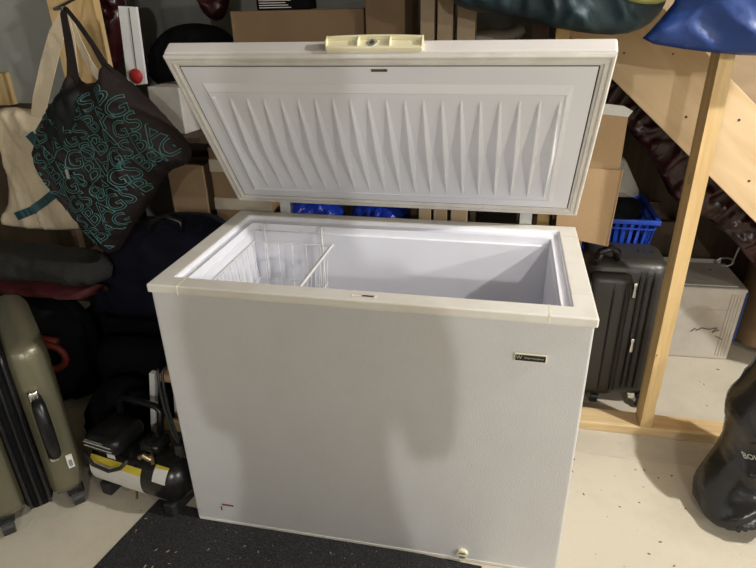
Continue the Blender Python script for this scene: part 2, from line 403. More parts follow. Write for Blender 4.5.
for a in ((0.5, 0.549, 0.12), (0.499, 0.549, 0.50), (-0.549, -0.499, 0.505)):
    bm = B(); box(bm, a[0], a[1], a[2], a[2]+.0008, H-0.001, H+0.0003); obj('joint_line', bm, 'gasket', fz)
# latch slot in the front rim
bm = B(); ring(bm, (-0.016, 0.044, 0.016, 0.032), (-0.013, 0.041, 0.019, 0.029), H, H+0.0015); obj('latch_plate', bm, 'rim', fz)
bm = B(); box(bm, 0.010, 0.038, 0.020, 0.028, H, H+0.0008); obj('latch_slot', bm, 'darkline', fz)
# lid
th = math.radians(56.06); bL = V((0, 0.588, 0.862)); uL = V((0, -math.cos(th), math.sin(th))); nL = V((0, math.sin(th), math.cos(th)))
LM = Matrix(((1, 0, 0, 0), (0, uL.y, nL.y, bL.y), (0, uL.z, nL.z, bL.z), (0, 0, 0, 1)))   # local (x, u, n) -> world
LM = Matrix(((1, 0, 0, 0), (0, uL.y, nL.y, bL.y), (0, uL.z, nL.z, bL.z), (0, 0, 0, 1)))
def toL(bm): bmesh.ops.transform(bm, matrix=LM, verts=bm.verts); return bm
bm = B(); box(bm, -0.55, 0.55, 0, D, 0.004, 0.047); lid = obj('lid', toL(bm), 'lidshell', fz, bev=0.006)
bm = B()          # gasket: three stepped ridges
x0, x1, y0, y1 = -0.548, 0.548, 0.003, D-0.003
prof = [(0, 0.004), (0.0, -0.004), (0.004, -0.008), (0.009, -0.008), (0.011, -0.004), (0.014, -0.004), (0.016, -0.008), (0.022, -0.009), (0.025, -0.005), (0.030, -0.004), (0.031, 0.003)]
P_ = []
for d_, h_ in prof:
    P_.append([bm.verts.new(p) for p in ((x0+d_, y0+d_, h_), (x1-d_, y0+d_, h_), (x1-d_, y1-d_, h_), (x0+d_, y1-d_, h_))])
for a, c in zip(P_, P_[1:]):
    for k in range(4): bm.faces.new((a[k], a[(k+1) % 4], c[(k+1) % 4], c[k]))
obj('gasket', toL(bm), 'gasket', lid)
bm = B(); ring(bm, (x0+0.031, x1-0.031, y0+0.031, y1-0.031), (x0+0.034, x1-0.034, y0+0.034, y1-0.034), -0.0032, 0.003); obj('gasket_gap', toL(bm), 'greyf', lid)
# inner panel with raised plateau and tapered flutes
bm = B()
def LL(a0, a1, c0, c1, h_): return [bm.verts.new(p) for p in ((a0, c0, h_), (a1, c0, h_), (a1, c1, h_), (a0, c1, h_))]
A = LL(-0.515, 0.515, 0.036, 0.552, -0.002); A1 = LL(-0.514, 0.514, 0.037, 0.551, -0.005); Bq = LL(-0.474, 0.470, 0.064, 0.500, -0.005)
Cq = LL(-0.471, 0.465, 0.068, 0.496, -0.0075); Dq = LL(-0.4645, 0.458, 0.076, 0.483, -0.0145); Eq = LL(-0.462, 0.4555, 0.079, 0.480, -0.0160)
Fq = LL(-0.458, 0.4515, 0.083, 0.476, -0.0135)
for a, c in ((A, A1), (A1, Bq), (Bq, Cq), (Cq, Dq), (Dq, Eq), (Eq, Fq)):
    for k in range(4): bm.faces.new((a[k], a[(k+1) % 4], c[(k+1) % 4], c[k]))
bm.faces.new(Fq)
def rib(xr, wl=0.029, wr_=0.012, hh=0.0175):
    n_ = 16; base = -0.0130; rows = []
    for i in range(n_+1):
        t_ = i/n_; yy = 0.090+(0.461-0.090)*t_
        s_ = 1-abs(2*t_-1); s_ = min(1, s_*1.06)
        rows.append([bm.verts.new(p) for p in ((xr-wl*s_-0.0007, yy, base), (xr-0.0022-0.001*s_, yy, base-hh*(0.18+0.82*s_)*min(1, s_*9+0.02)), (xr, yy, base-(hh+0.001)*(0.22+0.78*s_)*min(1, s_*9+.02)), (xr+0.0016+0.0008*s_, yy, base-hh*(0.16+0.84*s_)*min(1, s_*9+.02)), (xr+wr_*(0.35+.65*s_), yy, base))])
    for a, c in zip(rows, rows[1:]):
        for k in range(4): bm.faces.new((a[k], a[k+1], c[k+1], c[k]))
for k in range(19): rib(-0.409+k*0.0473)
rbox(bm, -0.461, -0.449, 0.088, 0.464, -0.0205, -0.012, 0.0035, 3)
obj('inner_panel', toL(bm), 'lidin', lid)
bm = B(); box(bm, -0.011, 0.029, 0.5385, 0.5455, -0.0062, -0.0045); obj('panel_tag', toL(bm), 'plyd', lid)
# handle on the lid's front edge
bm = B(); rbox(bm, -0.118, 0.118, D-0.001, D+0.012, 0.004, 0.034, 0.003, 2)
n_ = 24; ra = []
for i in range(n_+1):
    x = -0.118+0.236*i/n_; hh = 0.034+0.005*(1-(2*i/n_-1)**2)
    ra.append([bm.verts.new(p) for p in ((x, D+0.006, hh-0.006), (x, D+0.022, hh-0.006), (x, D+0.022, hh), (x, D+0.006, hh))])
for a, c in zip(ra, ra[1:]):
    for k in range(4): bm.faces.new((a[k], a[(k+1) % 4], c[(k+1) % 4], c[k]))
bm.faces.new(ra[0]); bm.faces.new(ra[-1])
for x in (-0.118, -0.040, 0.037, 0.114):
    vs = box(bm, x, x+0.004, D+0.005, D+0.022, 0.004, 0.036)
    for v in vs:
        if v.co.y > D+0.015 and v.co.z < 0.01: v.co.z = 0.016
hd = obj('handle', toL(bm), 'cream', lid, bev=0.0012)
bm = B(); tube(bm, [(-0.005, D+0.0115, 0.022), (-0.005, D+0.0135, 0.022)], [0.0135, 0.0125], 24); obj('lock', toL(bm), 'steel', lid)
bm = B(); tube(bm, [(-0.005, D+0.013, 0.022), (-0.005, D+0.0142, 0.022)], 0.006, 16); box(bm, -0.0065, -0.0035, D+0.013, D+0.0145, 0.016, 0.031); obj('keyhole', toL(bm), 'darkline', lid)
# hinges
for x in (-0.385, 0.40):
    bm = B()
    for s in (-0.018, 0.014): box(bm, x+s, x+s+0.004, 0.586, 0.604, 0.70, 0.90); 
    box(bm, x-0.014, x+0.014, 0.5885, 0.593, 0.70, 0.93)
    cyl(bm, (x-0.022, 0.606, 0.868), (x+0.022, 0.606, 0.868), 0.007, 16)
    cyl(bm, (x-0.005, 0.601, 0.80), (x-0.005, 0.601, 0.89), 0.010, 16)
    obj('hinge', bm, 'steel', fz)
# badge
def onfront(px, py): return at(px, py, 0.006)
a = onfront(514.5, 352); c = onfront(546, 363)
bx0, bx1, bz0, bz1 = a.x, c.x, c.z+0.002, a.z
bm = B(); box(bm, bx0, bx1, 0.001, 0.0059, bz0, bz1); bd = obj('badge', bm, 'cream', fz, bev=0.001)
bm = B(); box(bm, bx0+0.0025, bx1-0.002, 0.0002, 0.002, bz0+0.002, bz1-0.0025); obj('badge_plate', bm, 'black', bd)
RX = Matrix.Rotation(PI/2, 4, 'X')
bm = text_mesh('W', 0.013, 0, 0.0003); bmesh.ops.transform(bm, matrix=Matrix.Translation((bx0+0.011, 0.0000, (bz0+bz1)/2+0.0005)) @ RX, verts=bm.verts)
b2 = text_mesh('White-Westinghouse', 0.0062, 0, 0.0003); bmesh.ops.transform(b2, matrix=Matrix.Translation((bx0+0.045, 0.0000, (bz0+bz1)/2)) @ RX @ Matrix.Diagonal((0.82, 1, 1, 1)), verts=b2.verts); add(bm, b2)
obj('badge_lettering', bm, 'steel', bd)
# drain plug, holes, scuffs
q = at(462, 553, 0.004)
bm = B(); tube(bm, [(q.x, 0.0058, q.z), (q.x, -0.004, q.z)], [0.0175, 0.016], 24); box(bm, q.x-0.012, q.x+0.012, -0.006, -0.003, q.z-0.0018, q.z+0.0018); obj('drain_plug', bm, 'cream', fz); bm = B(); tube(bm, [(q.x, -0.0035, q.z), (q.x, -0.0050, q.z)], 0.012, 24); obj('drain_cap', bm, 'steel', fz)
q = at(228, 505, 0.006); bm = B(); box(bm, q.x-0.020, q.x+0.018, 0.0052, 0.0062, q.z-0.004, q.z+0.003); box(bm, q.x-0.026, q.x-0.021, 0.0054, 0.0061, q.z-0.026, q.z-0.009); obj('rust_slot', bm, 'rust', fz)
bm = B(); box(bm, -0.538, 0.538, 0.0045, 0.0065, 0.002, 0.010); obj('bottom_trim', bm, 'rim', fz)

# wire basket inside the freezer (hangs at the left end)
wb = thing('wire_basket', (-0.33, 0.27, 0.5), 'white wire basket hanging inside the freezer at its left end', 'basket')
bm = B(); x0, x1, y0, y1, zt_, zb_ = -0.452, -0.20, 0.080, 0.462, 0.765, 0.52; r = 0.0027
tube(bm, [(x0, y0, zt_), (x1, y0, zt_), (x1, y1, zt_), (x0, y1, zt_)], r*1.1, 6, closed=True)
tube(bm, [(x0+.02, y0+.02, zb_), (x1-.02, y0+.02, zb_), (x1-.02, y1-.02, zb_), (x0+.02, y1-.02, zb_)], r, 6, closed=True)
tube(bm, [(x0+.01, y0+.01, .64), (x1-.01, y0+.01, .64), (x1-.01, y1-.01, .64), (x0+.01, y1-.01, .64)], r*.8, 6, closed=True)
obj('frame', bm, 'white', wb)
bm = B()
for k in range(9):
    y = y0+(k+.5)*(y1-y0)/9
    tube(bm, [(x0, y, zt_), (x0+.02, y, zb_), (x1-.02, y, zb_), (x1, y, zt_)], r*.75, 6)
for k in range(5):
    x = x0+(k+.7)*(x1-x0)/5.4
    tube(bm, [(x, y0, zt_), (x, y0+.02, zb_), (x, y1-.02, zb_), (x, y1, zt_)], r*.75, 6)
obj('wires', bm, 'white', wb)
for x in (-0.422, -0.229):
    bm = B(); tube(bm, [(x+.004, 0.497, H-0.02), (x+.003, 0.494, H-0.008), (x, 0.483, H-0.006), (x, 0.476, H-0.02), (x+0.003, 0.474, 0.52)], 0.0036, 8); obj('hanger', bm, 'white', wb)
bm = B(); tube(bm, [(-0.190, 0.465, 0.768), (-0.196, 0.08, 0.768)], 0.0042, 8); obj('handle_bar', bm, 'white', wb)

# ================================================================ doormat
bm = B(); ml = [(-0.71, 0.055), (-0.56, 0.04), (0.34, -0.005), (0.36, -0.9), (-0.88, -0.9)]
prism(bm, ml, 0.0, 0.0012, 'z')
N = 3200
prism(bm, ml, 0.0011, 0.0015, 'z')
for v in bm.verts: pass
dm = obj('doormat', bm, 'matt', label='black pile doormat on the floor at the foot of the freezer', cat='mat')
bm = B(); 
for k in range(330):
    x = random.uniform(-0.86, 0.35); y = random.uniform(-0.5, 0.0)
    if not inside((x, y), ml) or (x > -0.55 and y > -0.01): continue
    s = random.uniform(0.0005, 0.0014) if random.random() < 0.88 else random.uniform(0.0015, 0.0032); a = random.uniform(0, PI)
    box(bm, -s*1.6, s*1.6, -s*.5, s*.5, 0, s*.5, Matrix.Translation((x, y, 0.0016)) @ Matrix.Rotation(a, 4, 'Z'))
obj('debris', bm, 'chip', label='scattered pale wood crumbs lying on the black doormat', cat='debris', kind='stuff')
bm = B()
for k in range(60):
    x = random.uniform(0.62, 1.35); y = random.uniform(-0.4, 0.5) if random.random() < .7 or x < 0.98 else random.uniform(0.8, 1.2)
    s = random.uniform(0.0008, 0.003); box(bm, -s*1.5, s*1.5, -s*.6, s*.6, 0, s*.6, Matrix.Translation((x, y, 0.0004)) @ Matrix.Rotation(random.uniform(0, PI), 4, 'Z'))
obj('floor_crumbs', bm, 'rust', label='small brown crumbs scattered on the bare floor right of the freezer', cat='debris', kind='stuff')

# ================================================================ olive suitcase (left)
eX = V((0.67, 0.742, 0)).normalized(); pX = V((-eX.y, eX.x, 0))
SM = Matrix.Translation((-1.008, -0.098, 0)) @ Matrix(((eX.x, pX.x, 0, 0), (eX.y, pX.y, 0, 0), (0, 0, 1, 0), (0, 0, 0, 1)))
def toS(bm, m_=None): bmesh.ops.transform(bm, matrix=m_ or SM, verts=bm.verts); return bm
sc = thing('suitcase', (-1.02+pX.x*.22, -0.108+pX.y*.22, 0), 'olive hard-shell suitcase standing at the left edge of the floor', 'suitcase')
for a, b_ in ((0.024, 0.142), (-0.142, -0.024)):
    bm = B(); rbox(bm, a, b_, 0.0, 0.45, 0.055, 0.618, 0.055, 6)
    obj('shell', toS(bm), 'olive', sc, smooth=True)
for k, (c_, w_) in enumerate(((0, 0.012), )):
    bm = B(); rbox(bm, -0.04, 0.04, 0.001, 0.449, 0.056, 0.617, 0.028, 5); obj('gusset', toS(bm), 'blackf', sc, smooth=True)
for c_ in (-0.026, 0.0, 0.026):
    bm = B(); tube(bm, [(c_, 0.03, 0.613), (c_, 0.004, 0.60), (c_, -0.003, 0.575), (c_, -0.004, 0.1), (c_, 0.004, 0.075)], 0.0055, 8); obj('zipper', toS(bm), 'black', sc, smooth=True)
bm = B(); tube(bm, [(0.076, -0.004, 0.45), (0.076, -0.034, 0.435), (0.076, -0.042, 0.385), (0.076, -0.042, 0.315), (0.076, -0.034, 0.26), (0.076, -0.004, 0.245)], [0.014, 0.018, 0.019, 0.019, 0.018, 0.014], 12)
hh = obj('side_handle', toS(bm), 'black', sc, smooth=True)
for z in (0.457, 0.238):
    bm = B(); rbox(bm, 0.057, 0.087, -0.018, 0.004, z-0.02, z+0.02, 0.008, 3); obj('handle_mount', toS(bm), 'chrome', hh, smooth=True)
for x in (-0.10, 0.10):
    for y in (0.05, 0.40):
        bm = B(); rbox(bm, x-0.025, x+0.025, y-0.03, y+0.03, 0.035, 0.075, 0.01, 3); hs = obj('caster', toS(bm), 'black', sc)
        bm = B(); cyl(bm, (x-0.016, y-0.022, 0.0285), (x+0.016, y-0.022, 0.0285), 0.028, 20); obj('wheel', toS(bm), 'cord', hs)
bm = B(); box(bm, 0.100, 0.118, -0.001, 0.002, 0.165, 0.215); tg = obj('barcode_sticker', toS(bm), 'paper', sc)
bm = B()
for k in range(7): box(bm, 0.104, 0.114, -0.0014, -0.0008, 0.172+k*0.0035, 0.174+k*0.0035)
obj('barcode', toS(bm), 'black', tg)

# ================================================================ air compressor
ac = thing('air_compressor', (-0.79, 0.12, 0), 'small black air compressor with yellow-and-white label on floor beside freezer', 'air compressor')
AM = Matrix.Translation((-0.752, 0.085, 0)) @ Matrix.Rotation(math.radians(-10), 4, 'Z')
def toA(bm): return toS(bm, AM)
bm = B(); prof = [(-0.195, 0.0), (-0.19, .03), (-0.178, .055), (-.155, .076), (-.13, .083), (.13, .083), (.155, .076), (.178, .055), (.19, .03), (.195, 0)]
rings = []
tube(bm, [(x, 0, 0.118) for x, r_ in prof], [max(r_, .001) for x, r_ in prof], 32); obj('tank', toA(bm), 'blackm', ac, smooth=True)
def wrap(x0, x1, a0, a1, r, name, m_, n_=10):
    bm = B(); rr = []
    for i in range(n_+1):
        a = math.radians(a0+(a1-a0)*i/n_); rr.append([bm.verts.new((x, -math.cos(a)*r, 0.118+math.sin(a)*r)) for x in (x0, x1)])
    for a, c in zip(rr, rr[1:]): bm.faces.new((a[0], a[1], c[1], c[0]))
    return obj(name, toA(bm), m_, ac, smooth=True)
wrap(-0.15, 0.055, -45, 22, 0.0845, 'label', 'paper'); wrap(-0.15, 0.055, 22, 38, 0.0845, 'yellow_band', 'yellow'); wrap(0.10, 0.15, 20, 50, 0.0847, 'warning_label', 'paper'); wrap(0.10, 0.15, 50, 56, 0.0847, 'warning_strip', 'yellow')
bm = B()
for k in range(6):
    for j in range(4):
        a = math.radians(-30+k*8); box(bm, -0.035+j*.02, -0.018+j*.02, -math.cos(a)*.0850-.0003, -math.cos(a)*.0850+.0003, 0.118+math.sin(a)*.0850-.0008, 0.118+math.sin(a)*.0850+.0008)
obj('label_print', toA(bm), 'gasket', ac)
bm = B(); rbox(bm, -0.16, -0.02, -0.08, 0.06, 0.188, 0.258, 0.028, 4); obj('motor_shroud', toA(bm), 'black', ac, smooth=True)
bm = B(); 
for k in range(2): box(bm, -0.15, -0.04, -0.0815, -0.0795, 0.230-k*0.014, 0.2325-k*0.014)
b2 = text_mesh('AIR COMPRESSOR', 0.009); bmesh.ops.transform(b2, matrix=Matrix.Translation((-0.105, -0.0808, 0.240)) @ RX, verts=b2.verts); add(bm, b2)
box(bm, -0.06, -0.03, -0.0812, -0.0795, 0.194, 0.209)
obj('shroud_print', toA(bm), 'paper', ac)
for x in (-0.13, 0.13):
    bm = B(); rbox(bm, x-0.02, x+0.02, -0.07, 0.07, 0.0, 0.05, 0.006, 2); obj('foot', toA(bm), 'cord', ac)
bm = B(); rbox(bm, 0.01, 0.09, -0.03, 0.05, 0.19, 0.235, 0.02, 3); obj('pump', toA(bm), 'blackm', ac, smooth=True)
bm = B(); tube(bm, [(0.09, -0.055, 0.21), (0.07, -0.06, 0.225), (0.055, -0.062, 0.215)], 0.009, 12); cyl(bm, (0.09, -0.05, 0.19), (0.09, -0.05, 0.225), 0.006, 12); obj('outlet_valve', toA(bm), 'brass', ac)
bm = B(); cyl(bm, (0.0, -0.06, 0.062), (0.0, -0.068, 0.030), 0.006, 12); obj('drain_valve', toA(bm), 'brass', ac)
bm = B(); tube(bm, [(-0.12, 0.05, 0.24), (-0.12, 0.06, 0.30), (-0.10, 0.06, 0.315), (0.03, 0.06, 0.315), (0.05, 0.06, 0.30), (0.05, 0.04, 0.22)], 0.011, 12); obj('carry_handle', toA(bm), 'black', ac, smooth=True)
bm = B(); tube(bm, [(-0.15, -0.09, 0.20), (-0.11, -0.10, 0.165), (-0.05, -0.098, 0.155), (0.0, -0.095, 0.18), (0.02, -0.08, 0.205)], 0.006, 10); obj('hose', toA(bm), 'cord', ac, smooth=True)

# white folding step stool behind compressor
ss = thing('step_stool', (-0.66, 0.25, 0), 'white and cream folding step stool squeezed between compressor and freezer', 'stool')
def leg(p0, p1, w_=0.018, t_=0.01):
    bm = B(); d = (V(p1)-V(p0)); L_ = d.length; mz = d.normalized().to_track_quat('Z', 'Y').to_matrix().to_4x4()
    rbox(bm, -w_/2, w_/2, -t_, t_, 0, L_, 0.004, 2, Matrix.Translation(p0) @ mz); return bm
a1 = at(155, 380, 0.22); a0 = at(160, 459, 0.22)
obj('leg', leg((a0.x+.0, 0.22, 0.10), (a1.x, 0.22, 0.385), 0.022), 'white', ss)
obj('leg', leg((a0.x+.02, 0.32, 0.0), (a1.x+.02, 0.32, 0.37)), 'white', ss)
obj('leg', leg((-0.62, 0.32, 0.0), (-0.62, 0.32, 0.37)), 'white', ss)
obj('leg', leg((a0.x+.0, 0.22, 0.0), (a0.x, 0.22, 0.12)), 'white', ss)
bm = B(); rbox(bm, a1.x+0.012, -0.60, 0.22, 0.32, 0.345, 0.375, 0.008, 2); obj('seat', bm, 'card', ss)
bm = B(); rbox(bm, a0.x+0.012, -0.60, 0.22, 0.24, 0.14, 0.19, 0.008, 2); obj('crossbar', bm, 'card', ss)
bm = B(); rbox(bm, -0.68, -0.60, 0.22, 0.24, 0.25, 0.29, 0.008, 2); obj('crossbar', bm, 'card', ss)
# power cord with plug hanging at the freezer's left side
pc = [at(a, b_, 0.03) for a, b_ in ((162, 372), (164, 390), (168, 408), (173, 425), (178, 438), (181, 446))]
for q in pc: q.x = min(q.x, -0.556)
bm = B(); tube(bm, [(-0.56, 0.10, 0.55)]+pc, 0.0045, 8)
tube(bm, [p+V((-0.008, -0.006, 0.012)) for p in pc[:-1]]+[pc[-1]], 0.0045, 8)
cord = obj('power_cord', bm, 'cord', label='black power cord with plug hanging down the freezer left side', cat='cord', smooth=True)
bm = B(); q = pc[-1]; rbox(bm, q.x-0.016, q.x+0.012, q.y-0.016, q.y+0.014, q.z-0.03, q.z+0.01, 0.006, 3); pl = obj('plug', bm, 'cord', cord)
bm = B(); cyl(bm, q+V((-.006, 0, -.03)), q+V((-.008, 0, -.045)), 0.0025, 8); cyl(bm, q+V((.004, 0, -.03)), q+V((.004, 0, -.045)), 0.0025, 8); obj('prong', bm, 'brass', pl)

# ================================================================ bags, left
def soft(name, sf, m_, label, cat, **k): return obj(name, sf.mesh(), m_, label=label, cat=cat, smooth=True, **k)
# wall stud at upper left with hook
ls = thing('timber_post', (-1.3, 0.98, 0.991), 'pale pine post at upper left carrying the hanging tote bags', 'post')
bm = B(); box(bm, at(56, 40, .96).x, at(101, 40, .96).x, 0.96, 1.0, 0.991, 2.449); obj('post', bm, 'pine', ls)
q = at(63, 9, 0.66); bm = B(); tube(bm, [(q.x-0.12, 0.96, q.z+0.05), (q.x, 0.62, q.z), at(63, 8, 0.44)], 0.005, 8); obj('hook', bm, 'black', ls)
# canvas tote
tb = thing('tote_bag', (at(45, 228, .62).x, 0.62, at(45, 228, .62).z), 'natural canvas tote with teal ribbon hanging at far left', 'bag')
tp = pxpoly([(-12, 112), (10, 106), (35, 110), (52, 108), (60, 160), (75, 195), (92, 224), (88, 230), (40, 230), (5, 226), (2, 216), (10, 200), (5, 160), (-8, 130)], 0.62)
sf = Soft(tp, 0.62, 0.03, 0.025, 0.06, 0.012, 0.012, (12, 3.5), 3, it=1); tote_sf = sf
obj('body', sf.mesh(), 'canvas', tb, smooth=True)
def strap(pts, wd, th_=0.004, bm=None):
    bm = bm or B(); pts = [V(p) for p in pts]; rows = []
    for i, p in enumerate(pts):
        d = pts[min(i+1, len(pts)-1)]-pts[max(i-1, 0)]; d.y = 0; d.normalize(); s = V((d.z, 0, -d.x))
        ww = wd[i] if isinstance(wd, (list, tuple)) else wd
        rows.append([bm.verts.new(p+s*ww/2+V((0, dy, 0))) for dy in (0, th_)]+[bm.verts.new(p-s*ww/2+V((0, dy, 0))) for dy in (th_, 0)])
    for a, c in zip(rows, rows[1:]):
        for k in range(4): bm.faces.new((a[k], a[(k+1) % 4], c[(k+1) % 4], c[k]))
    bm.faces.new(rows[0]); bm.faces.new(rows[-1][::-1]); return bm
def S_(l_, y): return [at(a, b_, y) for a, b_ in l_]
obj('strap', strap(S_([(38, 118), (40, 100), (48, 65), (56, 35), (61, 20), (64, 8)], 0.60), [.055, .055, .055, .05, .03, .014]), 'canvas', tb)
obj('strap', strap(S_([(58, 112), (74, 70), (70, 35), (66, 16), (64, 8)], 0.615), [.03, .03, .028, .02, .012]), 'canvas', tb)
obj('strap', strap(S_([(99, 78), (88, 62), (78, 40), (70, 20), (64, 8)], 0.625), [.025, .025, .022, .02, .012]), 'canvas', tb)
def draped(pts, wd, sfb, off=0.003):
    out = []
    for a, c in zip(pts, pts[1:]):
        for k in range(8):
            t_ = k/8; out.append((a[0]+(c[0]-a[0])*t_, a[1]+(c[1]-a[1])*t_))
    out.append(pts[-1])
    return strap([V((x, sfb.fy(x, z)-off-.004, z)) for x, z in out], wd, 0.008)
obj('ribbon', draped(pxpoly([(22, 214), (40, 207), (64, 188)], .62), 0.03, sf, 0.004), 'tealband', tb)
obj('ribbon', draped(pxpoly([(36, 132), (50, 150)], .62), 0.035, sf, 0.004), 'tealband', tb)
# patterned bag
pb = thing('patterned_bag', (at(114, 256, .5).x, 0.5, at(114, 256, .5).z), 'dark brown nylon bag printed with teal letters hanging at upper left', 'bag')
pp = pxpoly([(72, 66), (82, 84), (100, 82), (104, 60), (118, 72), (150, 100), (176, 128), (192, 150), (190, 163), (166, 172), (150, 204), (132, 228), (116, 257), (108, 246), (92, 226), (66, 194), (46, 166), (40, 140), (48, 112), (62, 92)], 0.46)
sf = Soft(pp, 0.46, 0.085, 0.05, 0.10, 0.010, 0.016, (9, 3), 11, it=1, dirf=(0.8, 0.6))
obj('body', sf.mesh(), 'patt', pb, smooth=True)
bm = B(); words = 'BAGSBAGGSBAG'; k = 0
cells = []
random.seed(5)
ang0 = math.radians(28)
for i in range(-9, 10):
    for j in range(-9, 10):
        for hs_ in (0,):
            a = i*0.050+(0.02 if j % 2 else 0); b_ = j*0.056
            cx_ = at(110, 165, .46).x+a*math.cos(ang0)-b_*math.sin(ang0); cz_ = at(110, 165, .46).z+a*math.sin(ang0)+b_*math.cos(ang0)
            if inside((cx_, cz_), sf.poly) and edge_dist((cx_, cz_), sf.poly) > 0.012: cells.append((cx_, cz_, i+j*3))
for cx_, cz_, n0 in cells:
    ch = 'BAGS'[n0 % 4]; size = random.choice((0.072, 0.08, 0.088)); ro = ang0+random.uniform(-0.3, 0.3)+(PI if random.random() < 0.1 else 0)
    b2 = text_mesh(ch, size, 0.0013)
    for v in b2.verts:
        x, z = v.co.x*1.05, v.co.y
        X = cx_+x*math.cos(ro)-z*math.sin(ro); Z = cz_+x*math.sin(ro)+z*math.cos(ro)
        if not inside((X, Z), sf.poly) or edge_dist((X, Z), sf.poly) < 0.004:
            v.tag = True; continue
        v.co = V((X, sf.fy(X, Z)-0.005+v.co.z*0.6, Z))
    bmesh.ops.delete(b2, geom=[v for v in b2.verts if v.tag], context='VERTS')
    add(bm, b2)
for k in range(9):
    cx_, cz_, _n = random.choice(cells); r_ = random.uniform(0.012, 0.03)
    ps = [(cx_+r_*math.cos(t_*PI/10), cz_+r_*.8*math.sin(t_*PI/10)) for t_ in range(20)]
    if all(inside(p, sf.poly) and edge_dist(p, sf.poly) > .004 for p in ps): tube(bm, [(x, sf.fy(x, z)-.005, z) for x, z in ps], 0.0012, 4, closed=True)
obj('printed_lettering', bm, 'tealp', pb)
obj('strap', strap(S_([(74, 92), (71, 60), (67, 35), (63, 14), (64, 8)], 0.44), [.045, .03, .025, .02, .012]), 'patt', pb)
obj('strap', strap(S_([(112, 78), (92, 44), (78, 24), (66, 9), (64, 8)], 0.44), [.025, .016, .014, .012, .012]), 'patt', pb)
# black fabric flap with zip puller over the bag's left side
fl = Soft(pxpoly([(56, 92), (78, 86), (84, 100), (80, 130), (68, 160), (54, 158), (46, 140), (50, 112)], 0.40), 0.40, 0.03, 0.01, 0.04, 0.012, 0.008, (20, 6), 5, it=1)
obj('lining', fl.mesh(), 'pattd', pb, smooth=True)
q = at(65, 163, 0.37); bm = B(); tube(bm, [q+V((math.cos(a)*.007, 0, math.sin(a)*.007)) for a in [k*PI/8 for k in range(16)]], 0.0022, 6, closed=True)
box(bm, q.x-.005, q.x+.004, q.y-.002, q.y+.002, q.z-.05, q.z-.008); obj('zip_puller', bm, 'steel', pb)

# ---- pile under the totes
s1 = Soft([(-2.3, 0.0), (-1.5, 0.0), (-1.2, 0.02), (-1.16, 0.3), (-1.2, 0.5), (-1.6, 0.50), (-2.3, 0.50)], 0.50, 0.12, 0.05, 0.14, 0.03, 0.02, (6, 4), 2, zmin=0.0)
soft('storage_bag', s1, 'blackf', 'big black fabric storage bag on the floor, lowest of the left pile', 'bag')
s2 = Soft([(-2.3, 0.502), (-1.12, 0.502), (-1.06, 0.525), (-1.10, 0.55), (-2.3, 0.55)], 0.50, 0.12, 0.05, 0.04, 0.02, 0.006, (8, 4), 4)
soft('red_bag', s2, 'redf', 'flat dark red bag squashed under the grey duffel at left', 'bag')
s3 = Soft([(-2.3, 0.552), (-1.10, 0.552), (-1.03, 0.58), (-1.05, 0.655), (-1.15, 0.69), (-2.3, 0.70)], 0.50, 0.12, 0.05, 0.06, 0.016, 0.020, (6, 5), 6)
soft('duffel_bag', s3, 'greyf', 'dark grey soft duffel lying on the pile under the canvas tote', 'bag')
# orange-red ring thing in the dark behind suitcase
q = at(50, 357, 0.32); bm = B()
for k in range(1): tube(bm, [q+V((math.cos(a)*.055, math.cos(a)*.01, math.sin(a)*.05)) for a in [k*PI/12 for k in range(24)]], 0.013, 10, closed=True)
tube(bm, [(q.x-0.10, q.y+.04, q.z+0.052), (q.x+0.03, q.y+.02, q.z+0.056)], 0.014, 10)
tube(bm, [(q.x-.04, q.y, q.z-.05), (q.x-.06, q.y+.02, 0.0)], 0.012, 8)
obj('toy_handle', bm, 'orange', label='dull orange-red plastic ring handle in the dark behind the olive suitcase', cat='plastic handle', smooth=True)
# navy duffel standing
nb = thing('luggage_bag', (-0.86, 0.5, 0.30), 'navy blue fabric luggage bag standing in shadow behind freezer left side', 'bag')
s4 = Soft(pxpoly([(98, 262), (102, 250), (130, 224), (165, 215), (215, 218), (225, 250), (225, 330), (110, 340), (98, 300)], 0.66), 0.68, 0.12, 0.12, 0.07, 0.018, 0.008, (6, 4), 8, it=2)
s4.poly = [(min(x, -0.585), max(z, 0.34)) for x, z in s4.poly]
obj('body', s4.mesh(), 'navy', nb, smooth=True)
bm = B(); tube(bm, [at(101+dx, y_, 0.58) for dx, y_ in ((0, 262), (-2, 280), (0, 300), (4, 318))], 0.006, 8); obj('piping', bm, 'black', nb, smooth=True)
bm = B(); tube(bm, S_([(150, 232), (152, 222), (165, 216), (180, 222), (182, 232)], 0.54), 0.008, 8); obj('grab_handle', bm, 'black', nb, smooth=True)
# black bin and widened sack put in to darken the gap beneath it
bm = B(); rbox(bm, -1.34, -0.60, 0.60, 0.90, 0.0, 0.335, 0.012, 2); obj('dark_filler_bin', bm, 'blackf', label='added black filler bin on the floor, carrying the navy luggage bag', cat='bin')
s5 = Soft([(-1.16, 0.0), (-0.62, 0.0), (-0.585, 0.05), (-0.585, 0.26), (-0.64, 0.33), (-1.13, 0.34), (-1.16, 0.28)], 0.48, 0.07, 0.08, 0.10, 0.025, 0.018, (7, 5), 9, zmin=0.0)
soft('black_sack', s5, 'blackf', 'black fabric sack on the floor in front of the black filler bin', 'bag')
# black backpack behind compressor
s6 = Soft(pxpoly([(88, 440), (86, 400), (104, 380), (130, 378), (148, 395), (150, 440), (140, 470), (95, 470)], 0.30), 0.31, 0.05, 0.05, 0.05, 0.016, 0.012, (9, 6), 12, zmin=0.0)
s6.poly = [(x, max(z, 0.0)) for x, z in s6.poly]
soft('tool_bag', s6, 'blackf', 'small black tool bag in the dark directly behind the air compressor', 'bag')

